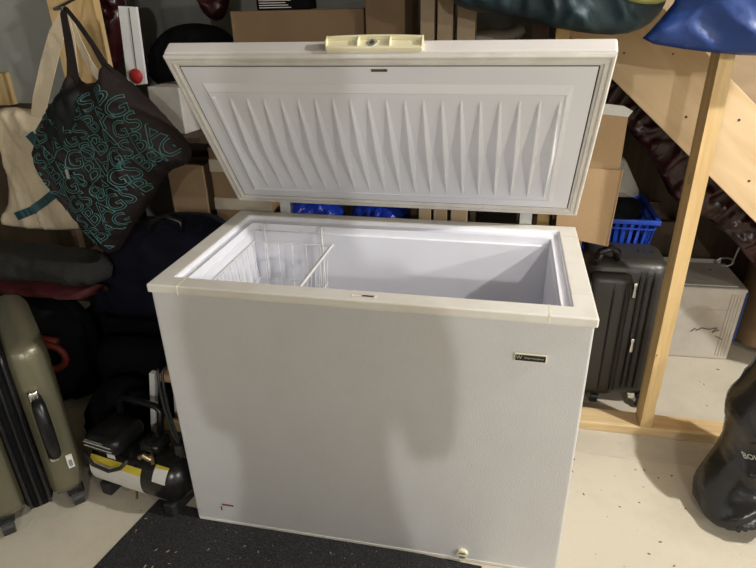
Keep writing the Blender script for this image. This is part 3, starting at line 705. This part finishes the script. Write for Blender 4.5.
# ================================================================ behind: shelf with boxes
sh = thing('storage_shelf', (-0.55, 1.15, 0), 'dark wooden storage shelf standing behind the freezer', 'shelf')
for z in (0.42, 0.97):
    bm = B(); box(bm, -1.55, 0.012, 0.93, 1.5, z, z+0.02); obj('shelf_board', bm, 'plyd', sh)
for x in (-1.53, -0.001):
    for y in (0.95, 1.45):
        bm = B(); box(bm, x-0.012, x+0.012, y-0.018, y+0.018, 0.0, 0.97); obj('leg', bm, 'plyd', sh)
def carton(name, c, size, rz, m_, label, cat='box', flaps=False, tape=True, group=None):
    o = thing(name, c, label, cat, group); Mx = Matrix.Translation(c) @ Matrix.Rotation(rz, 4, 'Z'); a, b_, h_ = size[0]/2, size[1]/2, size[2]
    bm = B(); rbox(bm, -a, a, -b_, b_, 0, h_, 0.004, 2); obj('body', toS(bm, Mx), m_, o)
    if tape:
        bm = B(); box(bm, -a-0.001, a+0.001, -0.025, 0.025, h_-0.001, h_+0.0008); box(bm, -0.025, 0.025, -b_-0.0008, -b_+0.001, h_-0.06, h_+0.0008) if 0 else None
        obj('tape', toS(bm, Mx), 'tape', o)
    return o, Mx
carton('cardboard_box', (-0.465, 1.20, 0.991), (0.49, 0.36, 0.445), math.radians(6), 'cardd', 'large plain brown cardboard box on the shelf behind the lid, left one')
o_, _m = carton('cardboard_box', (-0.115, 1.15, 0.991), (0.14, 0.32, 0.50), math.radians(0), 'cardd', 'dark brown cardboard box on the shelf directly behind the lid handle')
# product box on top of the brown one
b_o, Mx = carton('printed_box', (-0.53, 1.17, 1.437), (0.20, 0.16, 0.13), math.radians(8), 'blackf', 'dark printed product box lying on top of the large brown cardboard box', tape=False)
bm = B()
for k in range(6): box(bm, -0.09, 0.03-0.01*(k % 3), -0.0812, -0.080, 0.006+k*0.008, 0.009+k*0.008)
obj('printed_text', toS(bm, Mx), 'gasket', b_o)
# blue crinkly bags behind gap
for k, (x0, x1) in enumerate(((-0.57, -0.295), (-0.285, -0.018))):
    s = Soft([(x0, 0.441), (x1, 0.441), (x1, 0.60), (x1-.02, 0.74), (x0+.02, 0.745), (x0, 0.6)], 1.02, 0.09, 0.09, 0.06, 0.012, 0.018, (22, 18), 20+k)
    o = soft('shopping_bag', s, 'bluecr', 'crinkled shiny blue plastic bag behind freezer, %s one under the lid' % ('left' if k == 0 else 'right'), 'bag', group='crinkled blue plastic bags')
    bm = B()
    for j in range(7):
        x = random.uniform(x0+.04, x1-.04); z = random.uniform(0.62, 0.71); y = s.fy(x, z)-.001
        bmesh.ops.create_icosphere(bm, subdivisions=1, radius=random.uniform(.006, .011), matrix=Matrix.Translation((x, y, z)) @ Matrix.Diagonal((1, .25, 1, 1)))
    obj('printed_dots', bm, 'yellow', o, kind='stuff')
# lumber leaning upright
for k, (x0, x1) in enumerate(((0.022, 0.068), (0.078, 0.128), (0.142, 0.20))):
    bm = B(); box(bm, x0, x1, 0.89, 0.965+0.005*k, 0.0, 2.44)
    obj('lumber', bm, 'plym', label='brown upright wooden board behind the lid, %s of the three' % ('leftmost', 'middle', 'rightmost')[k], cat='board', group='three upright boards behind the lid', bev=0.002)
bm = B(); box(bm, 0.385, 0.44, 1.03, 1.07, 0, 1.40); obj('lumber', bm, 'plyd', label='thin upright board behind the lid below the teal sleeping bag', cat='board')
bm = B(); box(bm, 0.50, 0.60, 1.03, 1.06, 0, 1.60) if 0 else box(bm, 0.455, 0.497, 0.90, 0.94, 0, 1.9); obj('lumber', bm, 'pine', label='pine upright board behind freezer right rear corner', cat='board')
# pale paper bundle behind lid
s = Soft(pxpoly([(470, 32), (495, 28), (510, 30), (522, 20), (527, 36), (500, 44), (490, 60), (465, 60)], 1.2), 1.2, 0.03, 0.03, 0.03, 0.012, 0.006, (10, 10), 31, it=1)
# (rests on a second small shelf)
sh2 = thing('wall_shelf', (0.4, 1.3, 1.2), 'dark board shelf fixed between uprights behind the lid', 'shelf')
bm = B(); box(bm, 0.205, 0.47, 1.08, 1.45, 1.20, 1.222); obj('shelf_board', bm, 'plyd', sh2)
bm = B(); box(bm, 0.205, 0.225, 1.08, 1.45, 0, 1.2); obj('side_panel', bm, 'plyd', sh2); bm = B(); box(bm, 0.45, 0.47, 1.08, 1.45, 0, 1.2); obj('side_panel', bm, 'plyd', sh2)
s.poly = [(x, max(z, 1.223)) for x, z in s.poly]
soft('paper_bag', s, 'cardw', 'crumpled pale brown paper bag behind the lid between the upright boards', 'paper bag')
# taped cartons at left behind the freezer
carton('cardboard_box', (-0.98, 1.13, 0.441), (0.16, 0.28, 0.42), math.radians(4), 'cardd', 'tall narrow brown carton behind the patterned bag tip')
c_, Mx = carton('cardboard_box', (-0.73, 1.12, 0.441), (0.25, 0.26, 0.50), 0, 'cardd', 'taped dark brown carton between patterned bag and lid edge', tape=False)
bm = B()
for z in (0.24, 0.40): box(bm, -0.126, 0.126, -0.1312, -0.130, z, z+0.05)
box(bm, 0.0, 0.03, -0.1316, -0.1302, 0.02, 0.49); obj('tape', toS(bm, Mx), 'tape', c_)
c_, Mx = carton('white_box', (-1.00, 1.10, 0.991), (0.15, 0.2, 0.18), math.radians(-8), 'gasket', 'small white box on the shelf between patterned bag and lid')
s = Soft(pxpoly([(146, 85), (142, 50), (160, 28), (190, 22), (225, 30), (235, 60), (225, 110), (200, 120), (170, 92)], 1.22), 1.27, 0.06, 0.06, 0.05, 0.02, 0.012, (8, 6), 33)
s.poly = [(x, max(z, 0.993)) for x, z in s.poly]
soft('black_bag', s, 'blackf', 'black fabric bag slumped on the shelf left of the lid top corner', 'bag')
# white strip board with red knob
ru = thing('hanging_board', (-1.21, 0.90, 1.2), 'narrow white board with a red knob hanging left of the lid', 'board')
a = at(118, 6, 0.9); b_ = at(136, 7, .9); c_ = at(146, 84, .9); d_ = at(128, 86, .9)
bm = B(); prism(bm, [(a.x, a.z), (b_.x, b_.z), (c_.x, c_.z), (d_.x, d_.z)], 0.9, 0.912); obj('board', bm, 'white', ru)
a = at(129, 8, .9); b_ = at(137, 72, .9); bm = B(); tube(bm, [(a.x, .898, a.z), (b_.x, .898, b_.z)], 0.0015, 6); obj('cord', bm, 'black', ru)
q = at(137, 76, .9); bm = B(); bmesh.ops.create_uvsphere(bm, u_segments=20, v_segments=12, radius=0.027, matrix=Matrix.Translation((q.x, .893, q.z)) @ Matrix.Diagonal((1, .4, 1, 1))); obj('knob', bm, 'redd', ru, smooth=True)
q = at(126, 8, .9); bm = B(); cyl(bm, (q.x, .906, q.z-.02), (q.x, .906, 2.449), 0.003, 8); obj('hanging_cord', bm, 'black', ru)
# dark red plastic left
s = Soft(pxpoly([(92, -30), (122, -30), (124, 30), (120, 66), (108, 80), (98, 50)], 1.1), 1.1, 0.04, 0.04, 0.04, 0.014, 0.018, (10, 10), 41)
s.poly = [(x, z) for x, z in s.poly]
soft('red_sheet', s, 'redp', 'shiny dark red plastic bundle hanging just left of the white panel', 'plastic sheet')
s = Soft(pxpoly([(198, -40), (232, -40), (230, 5), (222, 22), (206, 18), (196, 0)], 1.4), 1.4, 0.04, 0.04, 0.04, 0.016, 0.018, (10, 10), 43)
soft('red_sheet', s, 'redp', 'shiny dark red plastic bundle above the lid left corner', 'plastic sheet')
for o in [o for o in COL.objects if o.name in ('red_sheet', 'red_sheet.001')]:
    top = ORG[o.name]+V((0, 0, max(v.co.z for v in o.data.vertices)-0.02)); bm = B(); cyl(bm, top, V((top.x, top.y, 2.449)), 0.004, 8); obj('hanging_cord', bm, 'black', o)
# grey wall board, upper left
bm = B(); q0 = at(5, 103, 1.25); box(bm, -2.6, -1.46, 1.25, 1.27, q0.z, 2.44); obj('wall_board', bm, 'greyboard', label='grey flat board on the wall at upper left behind the totes', cat='board')
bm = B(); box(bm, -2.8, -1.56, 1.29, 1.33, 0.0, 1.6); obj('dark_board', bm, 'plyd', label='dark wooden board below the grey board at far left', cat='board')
bm = B(); q = at(2, 85, 1.2); box(bm, q.x-.12, q.x+0.012, 1.205, 1.249, q.z-0.09, q.z+0.05); obj('timber_offcut', bm, 'pine', label='short pine offcut upright at the far left edge', cat='board')

# ================================================================ right side, under the stairs
# open cardboard box with drooping flap
cb = thing('open_carton', (0.58, 0.93, 0), 'tall tan cardboard carton with a drooping flap behind freezer right corner', 'box')
cy = 0.80
bm = B(); fp = pxpoly([(583, 168), (622.5, 170), (607, 246), (555, 235), (560, 180)], cy)
prism(bm, fp, cy-0.004, cy); obj('flap', bm, 'card', cb)
bm = B(); a = at(622.5, 170, cy-.004); b_ = at(607, 246, cy-.004); tube(bm, [a, b_], 0.0035, 6); obj('flap_edge', bm, 'cream' if 0 else 'card', cb)
bp_ = pxpoly([(583, 110), (630, 117), (622.5, 170), (560, 170), (560, 112)], cy+0.01)
bm = B(); rbox(bm, 0.50, at(626, 130, cy+.01).x, cy+0.006, cy+0.03, 0.1 if 0 else at(600, 172, cy).z, at(600, 113, cy).z, 0.003, 2); obj('side', bm, 'card', cb)
bm = B(); rbox(bm, 0.57, 0.67, cy+0.06, cy+0.20, 0.0, 1.0, 0.003, 2) if 0 else rbox(bm, 0.50, at(626, 130, cy+.01).x, cy+0.031, cy+0.165, 0.76, 1.10, 0.003, 2); obj('body', bm, 'cardd', cb)
bm = B(); s = prism(bm, pxpoly([(575, 105), (600, 103), (624, 106), (633, 111), (628, 117), (600, 114), (575, 113)], cy-0.002), cy-0.004, cy+0.0); obj('paper_edge', bm, 'paper', cb)
bm = B(); rbox(bm, 0.56, 0.63, cy+0.175, cy+0.19, 0.0, 1.0, 0.003, 2); obj('support_board', bm, 'cardd', cb)
# black suitcase (charcoal)
bs = thing('suitcase', (0.76, 0.92, 0), 'black wheeled suitcase standing between the freezer and the pine stud', 'suitcase')
bm = B(); rbox(bm, 0.64, 0.925, 0.83, 1.06, 0.045, 0.615, 0.05, 6); obj('shell', bm, 'charcoal', bs, smooth=True)
bm = B(); rbox(bm, 0.648, 0.80, 0.795, 0.87, 0.06, 0.575, 0.035, 5); pk = obj('front_pocket', bm, 'charcoal', bs, smooth=True)
for z in (0.19, 0.40):
    bm = B(); rbox(bm, 0.664, 0.672, 0.787, 0.80, z, z+0.05, 0.003, 2); obj('loop', bm, 'black', pk)
for x in (0.655, 0.735, 0.775, 0.788):
    bm = B(); tube(bm, [(x, 0.83, 0.565), (x, 0.797, 0.54), (x, 0.793, 0.50), (x, 0.793, 0.13), (x, 0.797, 0.10)], 0.0035, 6); obj('piping', bm, 'black', bs, smooth=True)
for x in (0.825, 0.845, 0.87):
    bm = B(); tube(bm, [(x, 0.95, 0.612), (x, 0.86, 0.605), (x, 0.834, 0.575), (x, 0.829, 0.54), (x, 0.829, 0.10)], 0.005, 6); obj('ridge', bm, 'black', bs, smooth=True)
for px, py in ((635, 288), (632, 343)):
    q = at(px, py, 0.822); bm = B(); tube(bm, [q+V((0, 0, .014)), q+V((0, -.003, 0)), q+V((0, -.002, -.035))], [0.006, .005, .007], 8); rbox(bm, q.x-.006, q.x+.006, q.y-.006, q.y+.004, q.z+.006, q.z+.02, .002, 2); obj('zip_puller', bm, 'chrome', bs)
bm = B(); tube(bm, [(0.665, 0.85, 0.60), (0.665, 0.83, 0.625), (0.675, 0.82, 0.655), (0.71, 0.83, 0.665), (0.735, 0.85, 0.645), (0.74, 0.87, 0.60)], 0.013, 10); hd = obj('top_handle', bm, 'black', bs, smooth=True)
bm = B(); tube(bm, [(0.672, 0.815, 0.625), (0.676, 0.808, 0.65)], 0.008, 8); obj('handle_tip', bm, 'charcoal', hd, smooth=True)
for x in (0.735, 0.905):
    for y in (0.852, 1.02):
        bm = B(); cyl(bm, (x-0.012, y, 0.026), (x+0.012, y, 0.026), 0.0255, 20); wh = obj('wheel', bm, 'cord', bs)
        bm = B(); tube(bm, [(x+0.011, y, 0.026), (x+0.0135, y, 0.026)], 0.012, 12); tube(bm, [(x-0.013, y-.001, 0.026), (x-0.012, y, 0.026)], 0.012, 12); obj('hub', bm, 'steel', wh)
        bm = B(); rbox(bm, x-0.018, x+0.018, y-0.02, y+0.02, 0.04, 0.06, 0.005, 2); obj('caster', bm, 'black', bs)
# blue laundry basket atop items behind
lb = thing('laundry_basket', (0.80, 1.25, 0.40), 'blue plastic laundry basket with slotted sides behind the black suitcase', 'basket')
yb = 1.10; q0 = at(600, 224, yb); q1 = at(661, 220, yb)
X0, X1, Z1 = 0.66, q1.x-0.015, (q0.z+q1.z)/2; Z0 = Z1-0.26
def basket_side(pa, pb_, pc_, pd_, n_, rowsz):   # pa,pb top; pc,pd bottom (same order)
    bm = B()
    def bar(p, q, t_): 
        d = (q-p); z_ = d.normalized(); mm = z_.to_track_quat('Z', 'Y').to_matrix().to_4x4(); box(bm, -t_, t_, -0.0025, 0.0025, 0, d.length, Matrix.Translation(p) @ mm)
    for i in range(n_+1):
        t_ = i/n_; bar(pc_.lerp(pd_, t_), pa.lerp(pb_, t_), 0.0075)
    for rz in rowsz: bar(pc_.lerp(pa, rz), pd_.lerp(pb_, rz), 0.010)
    return bm
yb2 = yb+0.33; sl_ = 0.035
T = [V((X0, yb, Z1)), V((X1, yb, Z1)), V((X1, yb2, Z1)), V((X0, yb2, Z1))]
Bt = [V((X0+sl_, yb+sl_, Z0)), V((X1-sl_, yb+sl_, Z0)), V((X1-sl_, yb2-sl_, Z0)), V((X0+sl_, yb2-sl_, Z0))]
for k in range(4): obj('side', basket_side(T[k], T[(k+1) % 4], Bt[k], Bt[(k+1) % 4], 9 if k % 2 == 0 else 11, (0.02, 0.25, 0.55, 0.62, 0.90)), 'blue', lb)
bm = B(); ring(bm, (X0-.014, X1+.016, yb-.014, yb2+.014), (X0+.002, X1-.002, yb+.002, yb2-.002), Z1-0.006, Z1+0.012); obj('rim', bm, 'blue', lb, bev=.003)
bm = B(); box(bm, Bt[0].x, Bt[1].x, Bt[0].y, Bt[2].y, Z0-.004, Z0); obj('bottom', bm, 'blue', lb)
bm = B(); rbox(bm, X0, X1+0.02, yb+.0, yb2, 0.0, Z0-.005, .01, 2); obj('storage_box', bm, 'blackf', label='black storage box on the floor carrying the blue laundry basket', cat='box')
# clear containers in basket
for k, (a, b_, c_, d_) in enumerate(((618, 160, 640, 198), (606, 180, 630, 206))):
    p = pxpoly([(a, b_), (a+8, b_), (c_, d_-6), (c_-4, d_), (a-4, d_-1)], 1.2+k*.05); bm = B(); prism(bm, p, 1.2+k*.05, 1.26+k*.05)
    obj('clear_tub', bm, 'poly', label='%s clear plastic tub tilted inside the blue laundry basket' % ('upper' if k == 0 else 'lower'), cat='tub', bev=.006)
s = Soft(pxpoly([(602, 226), (598, 205), (615, 190), (640, 200), (660, 222)], 1.25), 1.25, 0.07, 0.07, 0.04, 0.014, .01, (9, 8), 51); s.poly = [(min(max(x, X0+.03), X1-.03), z) for x, z in s.poly]
soft('dark_cloth', s, 'blackf', 'black cloth heaped inside the blue laundry basket', 'cloth')
# worn white box
wbx = thing('white_carton', (1.21, 1.42, 0), 'worn white cardboard box with scribbles on the floor under the stairs', 'box')
WMx = Matrix.Translation((1.17, 1.25, 0)) @ Matrix.Rotation(math.radians(2), 4, 'Z')
bm = B(); rbox(bm, -0.17, 0.175, 0.0, 0.28, 0.0, 0.345, 0.008, 2)
for v in bm.verts: v.co.x += 0.012*v.co.z/0.345*(1 if v.co.x > 0 else -1)+0.003*noise.noise(v.co*9)
obj('body', toS(bm, WMx), 'cardw', wbx)
bm = B(); box(bm, -0.18, 0.15, 0.02, 0.26, 0.346, 0.35, Matrix.Translation((0, 0, 0)) @ Matrix.Rotation(0.0, 4, 'X')); box(bm, -0.17, 0.16, 0.27, 0.275, 0.34, 0.365); obj('flap', toS(bm, WMx), 'cardw', wbx)
bm = B(); tube(bm, [(0.02, -.003, .14), (0.04, -.003, .155), (0.07, -.003, .150), (0.10, -.003, .16), (0.085, -.003, .135), (0.11, -.003, .15)], 0.0018, 5)
tube(bm, [(0.0, -.003, .135), (0.012, -.003, .15), (0.02, -.003, .147)], 0.0018, 5); tube(bm, [(0.10, -.003, .12), (0.13, -.003, .105)], 0.0015, 5)
obj('scribble', toS(bm, WMx), 'darkline', wbx)
bm = B(); tube(bm, [(0.05, -.003, .24), (0.06, -.003, .25), (0.07, -.003, .24), (0.09, -.003, .245), (0.13, -.003, .244)], 0.0013, 5); obj('faint_writing', toS(bm, WMx), 'gasket', wbx)
bm = B(); tube(bm, [(0.183, -0.002, .33), (0.178, -0.002, .10)], 0.004, 6); obj('blue_tape', toS(bm, WMx), 'bluebag', wbx)
bm = B(); 
for k in range(4): tube(bm, [(0.12+k*.012, -.001, .02), (0.128+k*.012, -.001, .32)], 0.002, 5)
obj('crease', toS(bm, WMx), 'cardw', wbx)
# brown plastic-wrapped carton right
s = Soft([(1.385, 0.0), (1.42, 0.20), (1.41, 0.40), (1.48, 0.43), (1.66, 0.27), (1.80, 0.12), (1.85, 0.0)], 1.42, 0.14, 0.14, 0.06, 0.016, 0.018, (9, 9), 61, it=1, zmin=0)
soft('wrapped_bundle', s, 'cardd', 'brown bundle wrapped in crumpled plastic right of the worn white box', 'bundle')
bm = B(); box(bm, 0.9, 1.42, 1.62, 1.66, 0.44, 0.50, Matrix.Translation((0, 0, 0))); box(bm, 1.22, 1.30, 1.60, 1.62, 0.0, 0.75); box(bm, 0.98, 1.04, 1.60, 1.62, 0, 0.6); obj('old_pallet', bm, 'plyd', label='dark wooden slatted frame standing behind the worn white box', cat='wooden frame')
bm = B(); q = at(725, 262, 1.5); tube(bm, [q+V((math.cos(a)*.035, 0.0, math.sin(a)*.02)) for a in [k*PI/10 for k in range(20)]], 0.004, 6, closed=True)
tube(bm, [q+V((0.03, 0, -.01)), q+V((0.05, 0.02, -q.z+.43+.0))], .004, 6); obj('wire_loop', bm, 'steel', label='small loop of wire on the dark frame behind white box', cat='wire')
# black cylinder item under the stairs
# red plastic sheeting under stringer
def under(dx0, dx1, dz0, dz1): return [(dx0, zb(dx0)-dz0), (dx1, zb(dx1)-dz0), (dx1, zb(dx1)-dz1), (dx0, zb(dx0)-dz1)]
s = Soft([(0.60, 1.32), (0.75, 1.19), (1.0, 0.97), (1.3, 0.71), (1.62, 0.43), (1.6, 0.32), (1.35, 0.45), (1.15, 0.66), (0.98, 0.72), (0.85, 0.93), (0.6, 1.15)], 1.16, 0.03, 0.03, 0.05, 0.014, 0.022, (16, 6), 71, it=1, dirf=(0.75, -0.66))
soft('red_sheet', s, 'redp', 'glossy dark red plastic sheeting stapled under the sloping stair board', 'plastic sheet')
bm = B(); prism(bm, [(0.57, 0), (2.0, 0), (0.676+1.16/.875, 0.0), (0.57, zb(0.57)-0.03)][0:1]+[(1.95, 0.0), (0.57, zb(0.57)-0.08)], 1.70, 1.72); obj('back_board', bm, 'plyd', label='dark brown board closing the back of the space under the stairs', cat='board')

# garbage bag
KS = 0.30
def on_slope(px, py, yb_):           # the place at a pixel on a plane leaning back by KS
    v = fw + RT*((px-378)/F) + UP*((284-py)/F); t_ = (yb_-CP.y+KS*CP.z)/(v.y-KS*v.z); return CP+v*t_
gp = [(q.x, q.z) for q in (on_slope(a, b_, 0.36) for a, b_ in [(764, 350), (745, 379), (729, 392), (724, 408), (726, 424), (721, 445), (706, 464), (693, 482), (692, 497), (702, 512), (722, 524), (756, 541), (800, 560), (860, 540), (850, 400), (820, 350), (790, 335)])]
gp = [(x, max(z, 0.004)) for x, z in gp]
s = Soft(gp, 0.36, 0.15, 0.09, 0.12, 0.010, 0.030, (9, 4), 81, it=1, zmin=0.003, dirf=(0.85, -0.5), shear=KS)
s.cz = 0.0
gb = soft('garbage_bag', s, 'garb', 'shiny black plastic garbage bag on the floor at the right edge', 'bag')
bm = text_mesh('BOI  8R', 0.018)
q = at(752, 450, 0.34)
for v in bm.verts:
    X = q.x+v.co.x*math.cos(.45)-v.co.y*math.sin(.45); Z = q.z+v.co.x*math.sin(.45)+v.co.y*math.cos(.45); v.co = V((X, s.fy(X, Z)-.003, Z))
obj('printed_lettering', bm, 'steel', gb)

# sleeping bag & blue bag, upper right, draped over a rail
rl = thing('hanging_rail', (1.0, 0.9, 1.9), 'wooden rail overhead from which the large bags hang at upper right', 'rail')
bm = B(); box(bm, 0.05, 2.5, 0.80, 0.84, 1.90, 1.96); obj('rail', bm, 'pinep', rl)
bm = B(); box(bm, 2.46, 2.5, 0.80, 0.84, 1.961, 2.449); obj('hanger', bm, 'pinep', rl); bm = B(); box(bm, 0.05, 0.09, 0.80, 0.84, 1.961, 2.449); obj('hanger', bm, 'pinep', rl)
sp = pxpoly([(440, -20), (452, 0), (462, 8), (485, 13), (520, 18), (552, 27), (585, 33), (620, 35), (645, 27), (662, 10), (668, -15)], 0.76)
sp = sp+[(0.78, 1.85), (0.2, 1.85)]
s = Soft(sp, 0.74, 0.09, 0.05, 0.09, 0.012, 0.020, (11, 3.5), 91, it=1, dirf=(1, 0.35))
sb = soft('sleeping_bag', s, 'teal', 'dark teal nylon sleeping bag hanging above the freezer lid', 'sleeping bag')
s_ = Soft(pxpoly([(618, -16), (621, 0), (640, 4), (658, 4), (667, -5), (664, -18)], 0.70), 0.655, 0.02, 0.02, 0.02, 0.01, 0.004, (12, 8), 92, it=1); obj('lime_panel', s_.mesh(), 'lime', sb, smooth=True)
bp2 = pxpoly([(640, 42), (655, 28), (682, -5), (700, -40), (850, -40), (850, 66), (756, 57), (700, 52)], 0.56)
bp2 = bp2[:3]+[(0.75, 1.6), (0.8, 1.88), (1.42, 1.88), (1.42, 1.6), (1.42, 1.30)]+bp2[6:]  # right end, out of view, extended to shade the stringer left of the stud
s = Soft(bp2, 0.58, 0.025, 0.03, 0.04, 0.013, 0.022, (4.5, 3.2), 95, it=1, dirf=(0.8, 0.6))
soft('blue_bag', s, 'bluebag', 'large royal blue nylon bag hanging at the upper right corner', 'bag')

# ================================================================ the photographer, standing behind the camera
ph = thing('person', (0.44, -1.62, 0), 'person in dark shirt and jeans standing behind the viewpoint holding up a phone', 'person')
def skin_body(name, nodes, edges, m_, sub=2):
    bm = B(); k = list(nodes); vs = {n_: bm.verts.new(nodes[n_][0]) for n_ in k}
    for a, b_ in edges: bm.edges.new((vs[a], vs[b_]))
    bm.verts.index_update(); me = bpy.data.meshes.new(name); bm.to_mesh(me); bm.free()
    o = bpy.data.objects.new(name, me); COL.objects.link(o); me.materials.append(M[m_])
    o.modifiers.new('skin', 'SKIN'); o.modifiers.new('sub', 'SUBSURF').levels = sub
    if not me.skin_vertices: me.attributes.new('skin_vertices', 'FLOAT_VECTOR', 'POINT')
    for i, n_ in enumerate(k):
        r_ = nodes[n_][1]; me.skin_vertices[0].data[i].radius = r_ if isinstance(r_, tuple) else (r_, r_)
    me.skin_vertices[0].data[0].use_root = True
    dg = bpy.context.evaluated_depsgraph_get(); bpy.context.view_layer.update()
    me2 = bpy.data.meshes.new_from_object(o.evaluated_get(bpy.context.evaluated_depsgraph_get())); bpy.data.objects.remove(o)
    b2 = bmesh.new(); b2.from_mesh(me2); return b2
nd = {'pel': ((.44, -1.62, .93), (.15, .11)), 'wai': ((.44, -1.62, 1.08), (.12, .095)), 'che': ((.42, -1.61, 1.28), (.135, .10)), 'nek': ((.44, -1.60, 1.46), .06), 'hd1': ((.435, -1.585, 1.56), .07), 'hd2': ((.43, -1.57, 1.66), (.08, .095)), 'hd3': ((.43, -1.575, 1.74), .06)}
ed = [('pel', 'wai'), ('wai', 'che'), ('che', 'nek'), ('nek', 'hd1'), ('hd1', 'hd2'), ('hd2', 'hd3')]
for s_, t_ in ((-1, 'l'), (1, 'r')):
    nd.update({'sh'+t_: ((.44+s_*.165, -1.61, 1.40), .06), 'el'+t_: ((.42+s_*.18, -1.50, 1.08), .043), 'wr'+t_: ((.32+s_*.085, -1.29, 1.36), .028), 'pa'+t_: ((.32+s_*.080, -1.235, 1.42), (.034, .018)),
               'hi'+t_: ((.44+s_*.09, -1.62, .88), .095), 'kn'+t_: ((.44+s_*.11, -1.60, .50), .06), 'an'+t_: ((.44+s_*.12, -1.63, .09), .042), 'to'+t_: ((.44+s_*.14, -1.50, .04), .038)})
    ed += [('che', 'sh'+t_), ('sh'+t_, 'el'+t_), ('el'+t_, 'wr'+t_), ('wr'+t_, 'pa'+t_), ('pel', 'hi'+t_), ('hi'+t_, 'kn'+t_), ('kn'+t_, 'an'+t_), ('an'+t_, 'to'+t_)]
    for k in range(4):
        a = 'f%d'%k+t_; b_ = 'g%d'%k+t_
        nd[a] = ((.32+s_*.078, -1.222+k*0.001, 1.45-.0+k*.016-.02), .009); nd[b_] = ((.32+s_*(.058-.004*(k % 2)), -1.214, 1.455+k*.016-.02), .008)
        ed += [('pa'+t_, a), (a, b_)]
    nd['th'+t_] = ((.32+s_*.062, -1.232, 1.435), .010); ed += [('pa'+t_, 'th'+t_)]
bb = skin_body('body', nd, ed, 'shirt')
for f in bb.faces:
    c_ = f.calc_center_median()
    f.material_index = 1 if c_.z < 0.95 and c_.z > .09 else (2 if (c_.z > 1.47 or (c_.y > -1.32 and c_.z > 1.25)) else (0 if c_.z > .5 else 3))
obj('body', bb, ['shirt', 'jeans', 'skin', 'black'], ph, smooth=True)
bm = B(); bmesh.ops.create_uvsphere(bm, u_segments=20, v_segments=14, radius=0.108, matrix=Matrix.Translation((.43, -1.600, 1.70)) @ Matrix.Diagonal((.85, 1, .9, 1))); obj('hair', bm, 'hair', ph, smooth=True)
bm = B()
for s_ in (-1, 1): bm = B(); bmesh.ops.create_uvsphere(bm, u_segments=10, v_segments=8, radius=0.012, matrix=Matrix.Translation((.43+s_*.032, -1.484, 1.652))); obj('eye', bm, 'white', ph, smooth=True)

bm = B(); rbox(bm, -.04, .04, -.075, .075, -.0045, .0045, .004, 2, Matrix.Translation(CP-fw*0.016) @ Matrix(((RT.x, UP.x, -fw.x, 0), (RT.y, UP.y, -fw.y, 0), (RT.z, UP.z, -fw.z, 0), (0, 0, 0, 1))) @ Matrix.Rotation(PI/2, 4, 'Z')); 
obj('phone', bm, 'black', label='black phone held up in the hands of the person behind the viewpoint', cat='phone')
